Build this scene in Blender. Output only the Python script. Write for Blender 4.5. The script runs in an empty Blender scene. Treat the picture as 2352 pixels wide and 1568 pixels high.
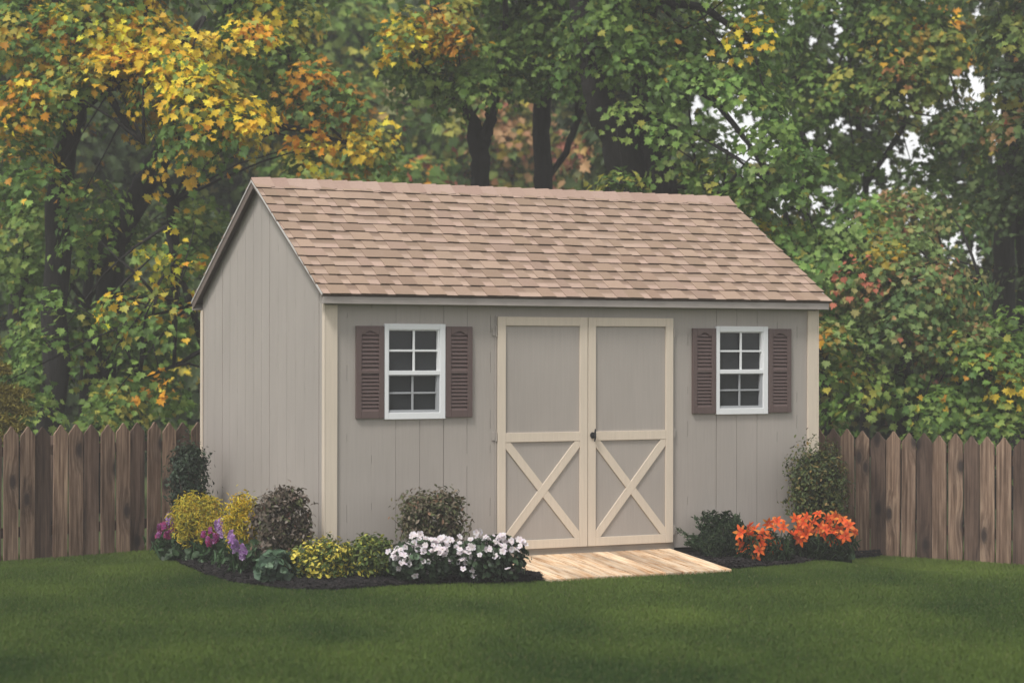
import bpy, bmesh, math, random
import numpy as np
from mathutils import Vector, Matrix
rng = np.random.default_rng(7); random.seed(7)
D = bpy.data; SC = bpy.context.scene; COL = SC.collection
R = math.radians

# ------------------------------------------------------------------ camera
CX, CY, CZ, YAW, PIT, ROL, FP = -5.631956, -14.505507, 1.637049, 0.461962, 0.004066, 0.001677, 4670.34
IW, IH = 2352.0, 1568.0
_c, _s = math.cos(YAW), math.sin(YAW)
_r = np.array([_c, -_s, 0]); _f = np.array([_s, _c, 0]); _u = np.array([0, 0, 1.0])
FW = _f*math.cos(PIT)+_u*math.sin(PIT); U2 = _u*math.cos(PIT)-_f*math.sin(PIT)
RT = _r*math.cos(ROL)+U2*math.sin(ROL); UP = U2*math.cos(ROL)-_r*math.sin(ROL)
CAM = np.array([CX, CY, CZ])
def ray(u, v): return FW+RT*((u-IW/2)/FP)-UP*((v-IH/2)/FP)
def P(u, v, Z): return CAM+ray(u, v)*Z
def sZ(x, y): return (x-CX)*_r[0]+(y-CY)*_r[1], (x-CX)*_f[0]+(y-CY)*_f[1]
def sst(a, b, t):
    t = np.clip((t-a)/(b-a), 0, 1); return t*t*(3-2*t)
def gz(x, y):                                    # height of the garden
    s, Z = sZ(x, y)
    st = 16.8-1.1*sst(2.3, 3.4, np.abs(s))
    return -0.115-(0.06+0.09*sst(-0.5, 2.8, s))*sst(0, 1.7, Z-st)
def G(u, v):                                     # the spot on the ground seen at (u, v) of the reference frame
    d = ray(u, v); z = -0.12
    for _ in range(30):
        t = (z-CZ)/d[2]; p = CAM+d*t; z = 0.5*z+0.5*float(gz(p[0], p[1]))
    return p
def to_px(p):
    q = np.asarray(p)-CAM; z = q@FW
    return IW/2+FP*(q@RT)/z, IH/2-FP*(q@UP)/z

cd = D.cameras.new('camera'); cam = D.objects.new('camera', cd); COL.objects.link(cam)
cd.sensor_width = 36; cd.lens = FP/IW*36; cd.clip_end = 2000; cd.clip_start = 0.1
M = Matrix.Identity(4)
for i, a in enumerate((RT, UP, -FW)):
    for j in range(3): M[j][i] = a[j]
for j in range(3): M[j][3] = CAM[j]
cam.matrix_world = M; SC.camera = cam
cd.dof.use_dof = True; cd.dof.focus_distance = 16.6; cd.dof.aperture_fstop = 1.5

# ------------------------------------------------------------------ materials
def newmat(name):
    m = D.materials.new(name); m.use_nodes = True
    nt = m.node_tree; b = nt.nodes['Principled BSDF']; return m, nt, b
def N(nt, t, **kw):
    n = nt.nodes.new(t)
    for k, v in kw.items(): setattr(n, k, v)
    return n
def ramp(nt, fac, stops):
    r = N(nt, 'ShaderNodeValToRGB'); nt.links.new(fac, r.inputs[0])
    e = r.color_ramp.elements
    while len(e) < len(stops): e.new(0.5)
    for el, (p, c) in zip(e, stops): el.position = p; el.color = (*c, 1)
    return r.outputs[0]
def noise(nt, vec, scale, detail=4, rough=.55):
    n = N(nt, 'ShaderNodeTexNoise'); n.inputs['Scale'].default_value = scale
    n.inputs['Detail'].default_value = detail; n.inputs['Roughness'].default_value = rough
    if vec is not None: nt.links.new(vec, n.inputs['Vector'])
    return n.outputs['Fac']
def mapping(nt, scale, src='Object'):
    tc = N(nt, 'ShaderNodeTexCoord'); mp = N(nt, 'ShaderNodeMapping'); mp.inputs['Scale'].default_value = scale
    nt.links.new(tc.outputs[src], mp.inputs[0]); return mp.outputs[0]
def mixc(nt, a, b, fac, mode='MIX'):
    n = N(nt, 'ShaderNodeMix', data_type='RGBA', blend_type=mode)
    for s, v in ((6, a), (7, b)):
        if isinstance(v, tuple): n.inputs[s].default_value = (*v, 1)
        else: nt.links.new(v, n.inputs[s])
    if isinstance(fac, (int, float)): n.inputs[0].default_value = fac
    else: nt.links.new(fac, n.inputs[0])
    return n.outputs[2]
def bump(nt, b, h, strength, dist=0.01):
    n = N(nt, 'ShaderNodeBump'); n.inputs['Strength'].default_value = strength; n.inputs['Distance'].default_value = dist
    nt.links.new(h, n.inputs['Height']); nt.links.new(n.outputs[0], b.inputs['Normal'])
def painted(name, c, rough=.6, grain=(60, 60, 2.5), var=.10, bmp=.35, blot=.08):
    m, nt, b = newmat(name)
    g = noise(nt, mapping(nt, grain), 1.0, 5, .65)
    big = noise(nt, mapping(nt, (1.6, 1.6, 1.1)), 1.0, 3)
    c1 = ramp(nt, g, [(.3, tuple(x*(1-var) for x in c)), (.7, tuple(min(1, x*(1+var)) for x in c))])
    dirt = ramp(nt, big, [(.3, tuple([1-blot]*3)), (.7, (1, 1, 1))])
    nt.links.new(mixc(nt, c1, dirt, 1.0, 'MULTIPLY'), b.inputs['Base Color'])
    b.inputs['Roughness'].default_value = rough; b.inputs['Specular IOR Level'].default_value = .3
    bump(nt, b, g, bmp, .004); return m
def attrmat(name, rough=.6, transl=0.0, spec=.3, var=.0, vscale=30, tr_gain=1.0):
    m, nt, b = newmat(name)
    a = N(nt, 'ShaderNodeAttribute', attribute_name='tint'); col = a.outputs['Color']
    if var:
        g = noise(nt, mapping(nt, (1, 1, 1)), vscale, 3)
        col = mixc(nt, col, ramp(nt, g, [(.3, (1-var,)*3), (.7, (1, 1, 1))]), 1.0, 'MULTIPLY')
    nt.links.new(col, b.inputs['Base Color']); b.inputs['Roughness'].default_value = rough
    b.inputs['Specular IOR Level'].default_value = spec
    if transl:
        t = N(nt, 'ShaderNodeBsdfTranslucent'); nt.links.new(col, t.inputs[0])
        mx = N(nt, 'ShaderNodeMixShader'); mx.inputs[0].default_value = transl
        out = nt.nodes['Material Output']
        nt.links.new(b.outputs[0], mx.inputs[1]); nt.links.new(t.outputs[0], mx.inputs[2]); nt.links.new(mx.outputs[0], out.inputs[0])
    return m
SID = (.402, .362, .328)
MT = {}
MT['siding'] = painted('siding_paint', SID, var=.045, bmp=.25, blot=.10)
MT['fascia'] = painted('fascia_paint', (.37, .33, .305), grain=(3, 60, 60))
MT['trim'] = painted('trim_paint', (.68, .585, .475), var=.05, bmp=.15)
MT['white'] = painted('white_vinyl', (.78, .79, .80), rough=.35, var=.01, bmp=.02, blot=.03)
MT['shutter'] = painted('shutter_plastic', (.120, .082, .076), rough=.45, var=.05, bmp=.1)
MT['screen'] = painted('grey_sash', (.36, .37, .385), rough=.5, var=.02, bmp=.05)
MT['metal'] = painted('drip_edge_metal', (.55, .53, .50), rough=.4, var=.02, bmp=.02)
MT['black'] = painted('black_iron', (.02, .02, .022), rough=.4, var=.1, bmp=.1)
MT['sill'] = painted('sill_board', (.30, .27, .235), grain=(3, 60, 60), var=.15, blot=.25)
MT['rake'] = painted('brown_rake_board', (.155, .118, .10), grain=(3, 40, 40), var=.12)
MT['skid'] = painted('treated_skid', (.06, .055, .045), grain=(3, 60, 60), var=.3)
m, nt, b = newmat('window_glass'); MT['glass'] = m
b.inputs['Base Color'].default_value = (.026, .028, .032, 1); b.inputs['Roughness'].default_value = .12; b.inputs['Specular IOR Level'].default_value = .35
MT['shingle'] = attrmat('asphalt_shingle', .9, 0, .15, .14, 90)
MT['leaf'] = attrmat('leaf', .55, .38, .25)
MT['shrub'] = attrmat('shrub_leaf', .5, .25, .3)
MT['petal'] = attrmat('petal', .6, .3, .2)
MT['grass'] = attrmat('grass_blade', .6, .25, .2)
# bark
m, nt, b = newmat('bark'); MT['bark'] = m
g = noise(nt, mapping(nt, (14, 14, 2.2)), 1.5, 6, .7)
nt.links.new(ramp(nt, g, [(.3, (.006, .005, .005)), (.55, (.014, .012, .010)), (.8, (.034, .029, .025))]), b.inputs['Base Color'])
b.inputs['Roughness'].default_value = .95; bump(nt, b, g, 1.0, .03)
m, nt, b = newmat('twig'); MT['twig'] = m
b.inputs['Base Color'].default_value = (.05, .036, .026, 1); b.inputs['Roughness'].default_value = .9
# mulch
m, nt, b = newmat('mulch'); MT['mulch'] = m
g = noise(nt, mapping(nt, (1, 1, 1)), 45, 6, .8)
nt.links.new(ramp(nt, g, [(.3, (.004, .0035, .004)), (.7, (.017, .014, .014))]), b.inputs['Base Color'])
b.inputs['Roughness'].default_value = 1; bump(nt, b, g, 1, .03)
# soil / lawn sheet
m, nt, b = newmat('lawn'); MT['lawn'] = m
g = noise(nt, mapping(nt, (1, 1, 1)), 60, 6, .8); h = noise(nt, mapping(nt, (1, 1, 1)), 1.3, 4, .6)
c1 = ramp(nt, g, [(.3, (.060, .088, .020)), (.7, (.13, .175, .045))])
nt.links.new(mixc(nt, c1, ramp(nt, h, [(.3, (.75, .8, .8)), (.7, (1.1, 1.05, .9))]), 1, 'MULTIPLY'), b.inputs['Base Color'])
b.inputs['Roughness'].default_value = 1; bump(nt, b, g, 1, .03)
# weathered wood
def wood(name, stops, knot=(.045, .034, .028), scale=1.0, kn=2.6, axis='z', kthr=(.045, .11)):
    m, nt, b = newmat(name)
    tc = N(nt, 'ShaderNodeTexCoord'); oi = N(nt, 'ShaderNodeObjectInfo')
    off = N(nt, 'ShaderNodeVectorMath', operation='MULTIPLY_ADD')
    nt.links.new(oi.outputs['Random'], off.inputs[0]); off.inputs[1].default_value = (37.1, 51.7, 83.3)
    nt.links.new(tc.outputs['Object'], off.inputs[2])
    sc = {'z': (1, 0, .5), 'y': (1, .4, 0)}[axis]
    mk = N(nt, 'ShaderNodeMapping'); mk.inputs['Scale'].default_value = sc; nt.links.new(off.outputs[0], mk.inputs[0])
    vo = N(nt, 'ShaderNodeTexVoronoi', feature='F1', voronoi_dimensions='2D'); vo.inputs['Scale'].default_value = kn
    sp = N(nt, 'ShaderNodeSeparateXYZ'); cb = N(nt, 'ShaderNodeCombineXYZ'); nt.links.new(mk.outputs[0], sp.inputs[0])
    nt.links.new(sp.outputs[0], cb.inputs[0]); nt.links.new(sp.outputs[2 if axis == 'z' else 1], cb.inputs[1]); nt.links.new(cb.outputs[0], vo.inputs['Vector'])
    kd = ramp(nt, vo.outputs['Distance'], [(kthr[0], (1, 1, 1)), (kthr[1], (.35,)*3), (.30, (0, 0, 0))])
    # grain, pushed aside round knots
    add = N(nt, 'ShaderNodeVectorMath', operation='MULTIPLY_ADD')
    nt.links.new(kd, add.inputs[0]); add.inputs[1].default_value = (.05, .05, .05); nt.links.new(off.outputs[0], add.inputs[2])
    mg = N(nt, 'ShaderNodeMapping'); mg.inputs['Scale'].default_value = {'z': (42, 42, 1.5), 'y': (42, 1.5, 42)}[axis]
    nt.links.new(add.outputs[0], mg.inputs[0])
    g = noise(nt, mg.outputs[0], scale, 7, .65)
    mb = N(nt, 'ShaderNodeMapping'); mb.inputs['Scale'].default_value = {'z': (9, 9, 1.7), 'y': (9, 1.7, 9)}[axis]
    nt.links.new(off.outputs[0], mb.inputs[0]); big = noise(nt, mb.outputs[0], 1, 4, .6)
    col = ramp(nt, g, stops)
    col = mixc(nt, col, ramp(nt, big, [(.28, (.50, .47, .46)), (.5, (.92, .9, .9)), (.72, (1.22, 1.2, 1.17))]), 1, 'MULTIPLY')
    rnd = ramp(nt, oi.outputs['Random'], [(0, (.72, .70, .69)), (1, (1.22, 1.2, 1.16))])
    col = mixc(nt, col, rnd, 1, 'MULTIPLY')
    col = mixc(nt, col, knot, kd)
    nt.links.new(col, b.inputs['Base Color']); b.inputs['Roughness'].default_value = .85; b.inputs['Specular IOR Level'].default_value = .2
    bump(nt, b, g, .6, .006); return m
MT['picket'] = wood('weathered_cedar', [(.33, (.09, .057, .040)), (.47, (.19, .128, .092)), (.64, (.35, .255, .188))], knot=(.05, .037, .032))
MT['picket_dark'] = wood('dark_weathered_cedar', [(.25, (.04, .027, .022)), (.46, (.115, .078, .060)), (.72, (.22, .155, .12))], knot=(.03, .022, .02))
MT['pine'] = wood('fresh_pine', [(.34, (.42, .22, .10)), (.44, (.64, .44, .27)), (.55, (.74, .60, .44)), (.8, (.80, .69, .54))], knot=(.38, .19, .08), axis='y', kn=2.0, kthr=(.02, .05))

# ------------------------------------------------------------------ object helpers
def link(name, me, parent=None, mat=None):
    o = D.objects.new(name, me); COL.objects.link(o)
    if parent is not None: o.parent = parent
    if mat is not None and me is not None and not me.materials: me.materials.append(MT[mat] if isinstance(mat, str) else mat)
    return o
def thing(name, label, cat, loc=(0, 0, 0), group=None, rz=0):
    o = D.objects.new(name, None); COL.objects.link(o); o.location = Vector([float(a) for a in loc]); o.rotation_euler.z = rz
    o.empty_display_size = .1; o['label'] = label; o['category'] = cat
    if group: o['group'] = group
    return o
class MB:
    def __init__(s): s.v = []; s.f = []; s.c = []
    def add(s, vs, fs, col=None):
        n = len(s.v); s.v += [tuple(map(float, a)) for a in vs]; s.f += [tuple(i+n for i in f) for f in fs]
        if col is not None: s.c += [col]*len(fs)
    def box(s, x0, x1, y0, y1, z0, z1, col=None):
        s.add([(x0, y0, z0), (x1, y0, z0), (x1, y1, z0), (x0, y1, z0), (x0, y0, z1), (x1, y0, z1), (x1, y1, z1), (x0, y1, z1)],
              [(0, 3, 2, 1), (4, 5, 6, 7), (0, 1, 5, 4), (1, 2, 6, 5), (2, 3, 7, 6), (3, 0, 4, 7)], col)
    def prism(s, poly, off, col=None):           # poly: list of 3d points, off: extrusion vector
        n = len(poly); o = Vector(off); vs = [Vector(p) for p in poly]; vs = vs+[p+o for p in vs]
        fs = [tuple(range(n))[::-1], tuple(range(n, 2*n))]+[(i, (i+1) % n, n+(i+1) % n, n+i) for i in range(n)]
        s.add(vs, fs, col)
    def tube(s, pts, rad, n=7):
        pts = [Vector([float(a) for a in p]) for p in pts]; rings = []; base = len(s.v)
        ref = Vector((.13, .2, .97))
        for i, p in enumerate(pts):
            d = (pts[min(i+1, len(pts)-1)]-pts[max(i-1, 0)]).normalized()
            a = d.cross(ref)
            if a.length < .1: a = d.cross(Vector((1, 0, 0)))
            a.normalize(); b_ = d.cross(a)
            for k in range(n):
                t = 2*math.pi*k/n; s.v.append(tuple(p+(a*math.cos(t)+b_*math.sin(t))*rad[i]))
        for i in range(len(pts)-1):
            for k in range(n):
                s.f.append((base+i*n+k, base+i*n+(k+1) % n, base+(i+1)*n+(k+1) % n, base+(i+1)*n+k))
        s.f.append(tuple(base+k for k in range(n))[::-1]); s.f.append(tuple(base+(len(pts)-1)*n+k for k in range(n)))
    def build(s, name, mat, parent=None, bevel=0, smooth=False, recalc=True):
        me = D.meshes.new(name); me.from_pydata(s.v, [], s.f)
        if s.c:
            at = me.attributes.new('tint', 'FLOAT_COLOR', 'FACE')
            at.data.foreach_set('color', np.array([(*c, 1) for c in s.c], 'f').ravel())
        if recalc and len(s.f) < 60000:
            bm = bmesh.new(); bm.from_mesh(me); bmesh.ops.recalc_face_normals(bm, faces=bm.faces); bm.to_mesh(me); bm.free()
        if smooth: me.polygons.foreach_set('use_smooth', [True]*len(me.polygons))
        o = link(name, me, parent, mat)
        if bevel:
            md = o.modifiers.new('b', 'BEVEL'); md.width = bevel; md.segments = 2; md.limit_method = 'ANGLE'
        return o
def sray(u, v): return ray(u, v)

# ------------------------------------------------------------------ world and sun
w = D.worlds.new('World'); SC.world = w; w.use_nodes = True; nt = w.node_tree
bg = nt.nodes['Background']; sky = N(nt, 'ShaderNodeTexSky', sky_type='NISHITA')
EL, AZ = 55, 238                                # azimuth clockwise from +Y: the light comes over the viewer's shoulder
sky.sun_disc = False; sky.sun_elevation = R(EL); sky.sun_rotation = R(AZ); sky.air_density = 1.0; sky.dust_density = .6; sky.ozone_density = 1.0
hs = N(nt, 'ShaderNodeHueSaturation'); hs.inputs['Saturation'].default_value = .06; hs.inputs['Value'].default_value = 1.0
nt.links.new(sky.outputs[0], hs.inputs['Color']); nt.links.new(hs.outputs[0], bg.inputs[0]); bg.inputs[1].default_value = .125
sl = D.lights.new('sun', 'SUN'); sl.energy = 2.0; sl.angle = R(14); sl.color = (1, .965, .92)
so = D.objects.new('sun', sl); COL.objects.link(so)
sd = Vector((math.sin(R(AZ))*math.cos(R(EL)), math.cos(R(AZ))*math.cos(R(EL)), math.sin(R(EL))))
so.rotation_euler = sd.to_track_quat('Z', 'Y').to_euler(); so.location = sd*30
vs_ = SC.view_settings; vs_.view_transform = 'Standard'; vs_.look = 'None'; vs_.exposure = 0.58; vs_.gamma = 1
SC.cycles.max_bounces = 6; SC.cycles.diffuse_bounces = 3; SC.cycles.transmission_bounces = 4; SC.cycles.caustics_reflective = False; SC.cycles.caustics_refractive = False

# ------------------------------------------------------------------ ground
def build_ground():
    xs = np.concatenate([[-400, -150, -60, -30, -20], np.arange(-14, 14.01, .35), [20, 30, 60, 150, 400]])
    ys = np.concatenate([[-400, -150, -60, -30, -20], np.arange(-16, 16.01, .35), [22, 32, 60, 150, 400]])
    X, Y = np.meshgrid(xs, ys); Zz = gz(X, Y)
    v = np.stack([X, Y, Zz], -1).reshape(-1, 3); nx = len(xs)
    f = [(j*nx+i, j*nx+i+1, (j+1)*nx+i+1, (j+1)*nx+i) for j in range(len(ys)-1) for i in range(nx-1)]
    me = D.meshes.new('lawn'); me.from_pydata(v.tolist(), [], f); me.polygons.foreach_set('use_smooth', [True]*len(f))
    o = link('lawn', me, None, 'lawn'); o['kind'] = 'structure'
build_ground()

# fence lines (ground points)
FL0 = P(0, 1297, 17.2); FL1 = P(462, 1259, 18.55)
FR0 = P(1885, 1258, 19.1); FR1 = P(2340, 1300, 17.95)

# planting beds: front edge and back edge, lofted
bedL_px = [(346, 1262), (372, 1278), (420, 1302), (475, 1323), (530, 1339), (600, 1350), (680, 1357), (780, 1358), (860, 1352), (950, 1347), (1060, 1344), (1160, 1342), (1247, 1338)]
bedR_px = [(1668, 1310), (1760, 1305), (1850, 1297), (1950, 1289), (2022, 1281)]
bedL = np.array([G(*q)[:2] for q in bedL_px]); bedR = np.array([G(*q)[:2] for q in bedR_px])
def lerp_path(pts, n):
    pts = np.array(pts, float); d = np.r_[0, np.cumsum(np.linalg.norm(np.diff(pts, axis=0), axis=1))]
    t = np.linspace(0, d[-1], n); return np.stack([np.interp(t, d, pts[:, k]) for k in range(pts.shape[1])], -1)
def bed(front, back, n, m, seed):
    r = np.random.default_rng(seed)
    A = lerp_path(front, n); B = lerp_path(back, n)
    wob = np.convolve(r.normal(0, .03, n+8), np.ones(5)/5, 'same')[4:4+n]
    V = []
    for i in range(n):
        for j in range(m):
            t = j/(m-1); p = A[i]*(1-t)+B[i]*t
            dd = (B[i]-A[i]); L = np.linalg.norm(dd)+1e-6; p = p-dd/L*wob[i]*(1-t)
            z = gz(*p)+.012+.05*min(1, t*L/.25)+r.normal(0, .008)*(t > 0)-(0.02 if j == 0 else 0)
            V.append((p[0], p[1], z))
    F = [(i*m+j, (i+1)*m+j, (i+1)*m+j+1, i*m+j+1) for i in range(n-1) for j in range(m-1)]
    me = D.meshes.new('mulch_bed'); me.from_pydata(V, [], F)
    o = link('mulch_bed', me, None, 'mulch'); o['kind'] = 'structure'
    return np.array(V)[:, :2].reshape(n, m, 2)
fdirL = (FL1-FL0)[:2]/np.linalg.norm((FL1-FL0)[:2])
backL = [bedL[0]+np.array([.02, .05]), (FL1-.02*0)[:2]+np.array([-.1, -.12]), (.03, 2.9), (.04, .2), (.1, .04), (1.43, .04), (1.43, -.85)]
backL = [bedL[0]+np.array([.05, .04]), (-.05, 2.9), (.05, 1.5), (.05, .1), (.7, .05), (1.40, .05), (1.42, -.8)]
VL = bed(bedL, backL, 150, 40, 1)
backR = [(3.07, -.75), (3.07, .05), (4.4, .05), (4.6, .9), bedR[-1]+np.array([.05, .08])]
VR = bed(bedR, backR, 90, 34, 2)
# chips lying on the beds
def chips():
    b = MB(); r = random.Random(3)
    for V in (VL, VR):
        n, m, _ = V.shape
        for _k in range(5200 if V is VL else 2800):
            i = r.random()*(n-1.01); j = (r.random()**1.6)*(m-1.01)
            p = V[int(i), int(j)]*(1-(i % 1))+V[int(i)+1, int(j)]*(i % 1)
            p = p+(V[int(i), int(j)+1]-V[int(i), int(j)])*(j % 1)
            z = gz(*p)+.03+.035*min(1, j/10); a = r.random()*6.3; L = r.uniform(.008, .03); W = r.uniform(.003, .009); t = r.uniform(-.4, .4)
            dx = Vector((math.cos(a), math.sin(a), t))*L; dy = Vector((-math.sin(a), math.cos(a), r.uniform(-.6, .6)))*W
            c = Vector((p[0], p[1], z)); k = r.choice([.3, .5, .8, 1.0, 1.8])
            b.add([c-dx-dy, c+dx-dy, c+dx+dy, c-dx+dy, c+Vector((0, 0, .006))], [(0, 1, 4), (1, 2, 4), (2, 3, 4), (3, 0, 4)], (.017*k, .014*k, .014*k))
    o = b.build('mulch_chips', attrmat('mulch_chip', .95), recalc=False); o['kind'] = 'stuff'
chips()

# point-in-polygon for keeping grass off beds
def inpoly(px, py, poly):
    inside = np.zeros(len(px), bool); n = len(poly); j = n-1
    for i in range(n):
        xi, yi = poly[i]; xj, yj = poly[j]
        c = ((yi > py) != (yj > py)) & (px < (xj-xi)*(py-yi)/(yj-yi+1e-12)+xi); inside ^= c; j = i
    return inside
polyL = np.concatenate([VL[:, 0], VL[-1, 1:], VL[::-1, -1]]); polyR = np.concatenate([VR[:, 0], VR[-1, 1:], VR[::-1, -1]])
RX0, RX1, RY = 1.425, 3.055, -.95
def vnoise(x, y, sc, seed=0):
    r = np.random.default_rng(seed); o = 0
    for _ in range(7):
        a = r.uniform(0, 6.28); k = sc*r.uniform(.6, 1.7); o = o+np.sin((x*math.cos(a)+y*math.sin(a))*k+r.uniform(0, 6.28))
    return o/7*1.6
def mesh_arrays(name, verts, nvf, loops, cols, mat, parent=None, smooth=False):
    me = D.meshes.new(name); nv = len(verts); nf = len(nvf)
    me.vertices.add(nv); me.vertices.foreach_set('co', verts.astype('f').ravel())
    me.loops.add(len(loops)); me.loops.foreach_set('vertex_index', loops.astype('i'))
    me.polygons.add(nf); me.polygons.foreach_set('loop_start', np.r_[0, np.cumsum(nvf)[:-1]].astype('i'))
    at = me.attributes.new('tint', 'FLOAT_COLOR', 'POINT')
    at.data.foreach_set('color', np.concatenate([cols, np.ones((nv, 1))], 1).astype('f').ravel())
    me.update(calc_edges=True)
    return link(name, me, parent, mat)
def grass():
    n = 950000
    # denser to the camera's frame: sample uniformly over the visible lawn trapezium
    Z = np.sqrt(rng.uniform(8.6**2, 19.2**2, n)); s = rng.uniform(-1, 1, n)*(Z*.262+1.1)
    x = CX+_r[0]*s+_f[0]*Z; y = CY+_r[1]*s+_f[1]*Z
    keep = ~inpoly(x, y, polyL) & ~inpoly(x, y, polyR) & ~((x > RX0-.01) & (x < RX1+.01) & (y > RY-.005)) & ~((x > -.03) & (x < 4.55) & (y > -.02))
    dl = (x-FL0[0])*(-fdirL[1])+(y-FL0[1])*fdirL[0]
    keep &= ~((dl > .35) & (s < 0))
    x, y, Z = x[keep], y[keep], Z[keep]; n = len(x)
    z = gz(x, y); lump = vnoise(x, y, 3.2, 4)*.5+vnoise(x, y, 7, 5)*.22+vnoise(x, y, 1.0, 6)*.9+.45*(sst(10.5, 15, Z)-.5)
    h = (.022+.012*rng.random(n))*(1+.12*lump); a = rng.uniform(0, 6.28, n); wd = rng.uniform(.0016, .0030, n)
    lean = rng.normal(0, .38, (n, 2))*h[:, None]*.9
    b = np.stack([x, y, z-.003], -1); dx = np.stack([np.cos(a)*wd, np.sin(a)*wd, 0*a], -1)
    mid = b+np.stack([lean[:, 0]*.35, lean[:, 1]*.35, h*.6], -1)
    tip = b+np.stack([lean[:, 0], lean[:, 1], h], -1)
    V = np.stack([b-dx, b+dx, mid+dx*.8, tip, mid-dx*.8], 1).reshape(-1, 3)
    k = np.clip(.36+.46*lump+rng.normal(0, .06, n), 0, 1)[:, None]
    c = np.array([.048, .094, .020])*(1-k)+np.array([.185, .262, .050])*k
    dry = rng.random(n) < .03; c[dry] = np.array([.20, .19, .08])
    c *= rng.uniform(.90, 1.10, n)[:, None]
    C = np.repeat(c, 5, 0); L = np.arange(n*5)
    o = mesh_arrays('grass', V, np.full(n, 5), L, C, 'grass'); o['kind'] = 'stuff'
grass()

# ------------------------------------------------------------------ the shed
L_, W_, HE, HR, OX, OY, HF = 4.514671, 3.016746, 2.058511, 3.033779, .06688, .11517, .07009
shed = thing('garden_shed', 'taupe wooden shed with a tan shingled gable roof, cream double doors and two shuttered windows', 'shed', (0, 0, -.115))
shed.location = (0, 0, 0)
slope = (HR-HE)/(W_/2+OY)
def roof_under(y):                                # underside of the deck
    yy = y if y <= W_/2 else W_-y
    return HE+(yy+OY)*slope-.030
WZ, WW, WH = 1.096794, .517297, .740004
WINX = (.481832, 3.492509)
OPEN = [(x+.02, x+WW-.02, WZ+.02, WZ+WH-.02) for x in WINX]
def fill_runs(r, z0, z1, strong):
    out = []; z = z0
    while z < z1:
        L = r.uniform(.10, .5)*(1 if not strong else .25); out.append((z, min(z1, z+L)))
        z += L+(r.uniform(.02, .16) if not strong else r.uniform(.5, 1.2))
    return out
def wall_front(name, y_face, sgn, openings):
    b = MB(); seams = [.992, 3.505]; gr = []
    for s0 in seams: gr.append((s0, .007))
    k = .992-.2032
    while k > .05: gr.append((k, .003)); k -= .2032
    k = .992+.2032
    while k < 3.40: gr.append((k, .004)); k += .2032
    k = 3.505+.2032
    while k < 4.5: gr.append((k, .004)); k += .2032
    gr.sort(); edges = []; x = .0
    for g0, wd in gr: edges.append((x, g0-wd/2)); x = g0+wd/2
    edges.append((x, L_)); top = roof_under(0)-.002 if True else 0
    T = .011*sgn
    for (a, c) in edges:
        cuts = [(a, c, 0.0, top)]
        for (ox0, ox1, oz0, oz1) in openings:
            new = []
            for (p, q, z0, z1) in cuts:
                if q <= ox0 or p >= ox1 or z1 <= oz0 or z0 >= oz1: new.append((p, q, z0, z1)); continue
                if p < ox0: new.append((p, ox0, z0, z1))
                if q > ox1: new.append((ox1, q, z0, z1))
                pp, qq = max(p, ox0), min(q, ox1); new.append((pp, qq, z0, oz0)); new.append((pp, qq, oz1, z1))
            cuts = new
        for (p, q, z0, z1) in cuts: b.box(p, q, min(y_face, y_face+T), max(y_face, y_face+T), z0, z1)
    rr_ = random.Random(17); yb_ = sorted((y_face+T*.06, y_face+T*.5))
    for g0, wd in gr:
        if any(o[0] < g0 < o[1] for o in openings): continue
        if wd > .005: continue
        for z0, z1 in fill_runs(rr_, .003, top-.004, abs(g0-1.195) < .01 or abs(g0-3.302) < .01): b.box(g0-wd/2+.00005, g0+wd/2-.00005, yb_[0], yb_[1], z0, z1)
    # backing, seen at the bottom of the grooves
    ys = sorted((y_face+T*.55, y_face+T*2.2))
    cuts = [(0.002, L_-.002)]
    for (ox0, ox1, oz0, oz1) in openings: pass
    xs = [0.002]+[v for o in openings for v in (o[0], o[1])]+[L_-.002]
    for i in range(len(xs)-1):
        if i % 2 == 0: b.box(xs[i], xs[i+1], ys[0]+.0003, ys[1], .002, top-.003)
        else:
            o = openings[i//2]; b.box(xs[i], xs[i+1], ys[0]+.0003, ys[1], .002, o[2]); b.box(xs[i], xs[i+1], ys[0]+.0003, ys[1], o[3], top-.003)
    return b.build(name, 'siding', shed)
wf = wall_front('front_wall', 0.0, 1, OPEN)
wall_front('rear_wall', W_, -1, [])
def wall_gable(name, x_face, sgn):
    b = MB(); gr = [(2.46, .014), (1.25, .014), (.13, .012)]
    for s0, lo in ((2.46, 1.35), (1.25, .2)):
        k = s0-.2032
        while k > lo: gr.append((k, .0049)); k -= .2032
    k = 2.46+.2032
    while k < 3.0: gr.append((k, .004)); k += .2032
    gr.sort(); y = .0115; T = .011*sgn
    segs = []
    for g0, wd in gr: segs.append((y, g0-wd/2)); y = g0+wd/2
    segs.append((y, W_-.0115))
    def slab(a, c, xa, xb, zt):
        ys = [a]+([W_/2] if a < W_/2 < c else [])+[c]
        poly = [(xa, c, 0.0), (xa, a, 0.0)]+[(xa, yy, roof_under(yy)-.002-zt) for yy in ys]
        b.prism(poly, (xb-xa, 0, 0))
    for a, c in segs: slab(a, c, x_face, x_face+T, 0)
    rr_ = random.Random(19); xb_ = sorted((x_face+T*.06, x_face+T*.5))
    for g0, wd in gr:
        if wd > .005:  continue
        for z0, z1 in fill_runs(rr_, .003, roof_under(g0)-.01, rr_.random() < .55): b.box(xb_[0], xb_[1], g0-wd/2+.00005, g0+wd/2-.00005, z0, z1)
    slab(.013, W_-.013, x_face+T*.55, x_face+T*2.2, .004)
    return b.build(name, 'siding', shed)
wall_gable('gable_wall', 0.0, 1); wall_gable('gable_wall', L_, -1)
# inside back board so the shed is closed and dark
b = MB(); b.box(.03, L_-.03, .03, W_-.03, -.002, .03); b.build('floor_deck', 'skid', shed)
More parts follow.
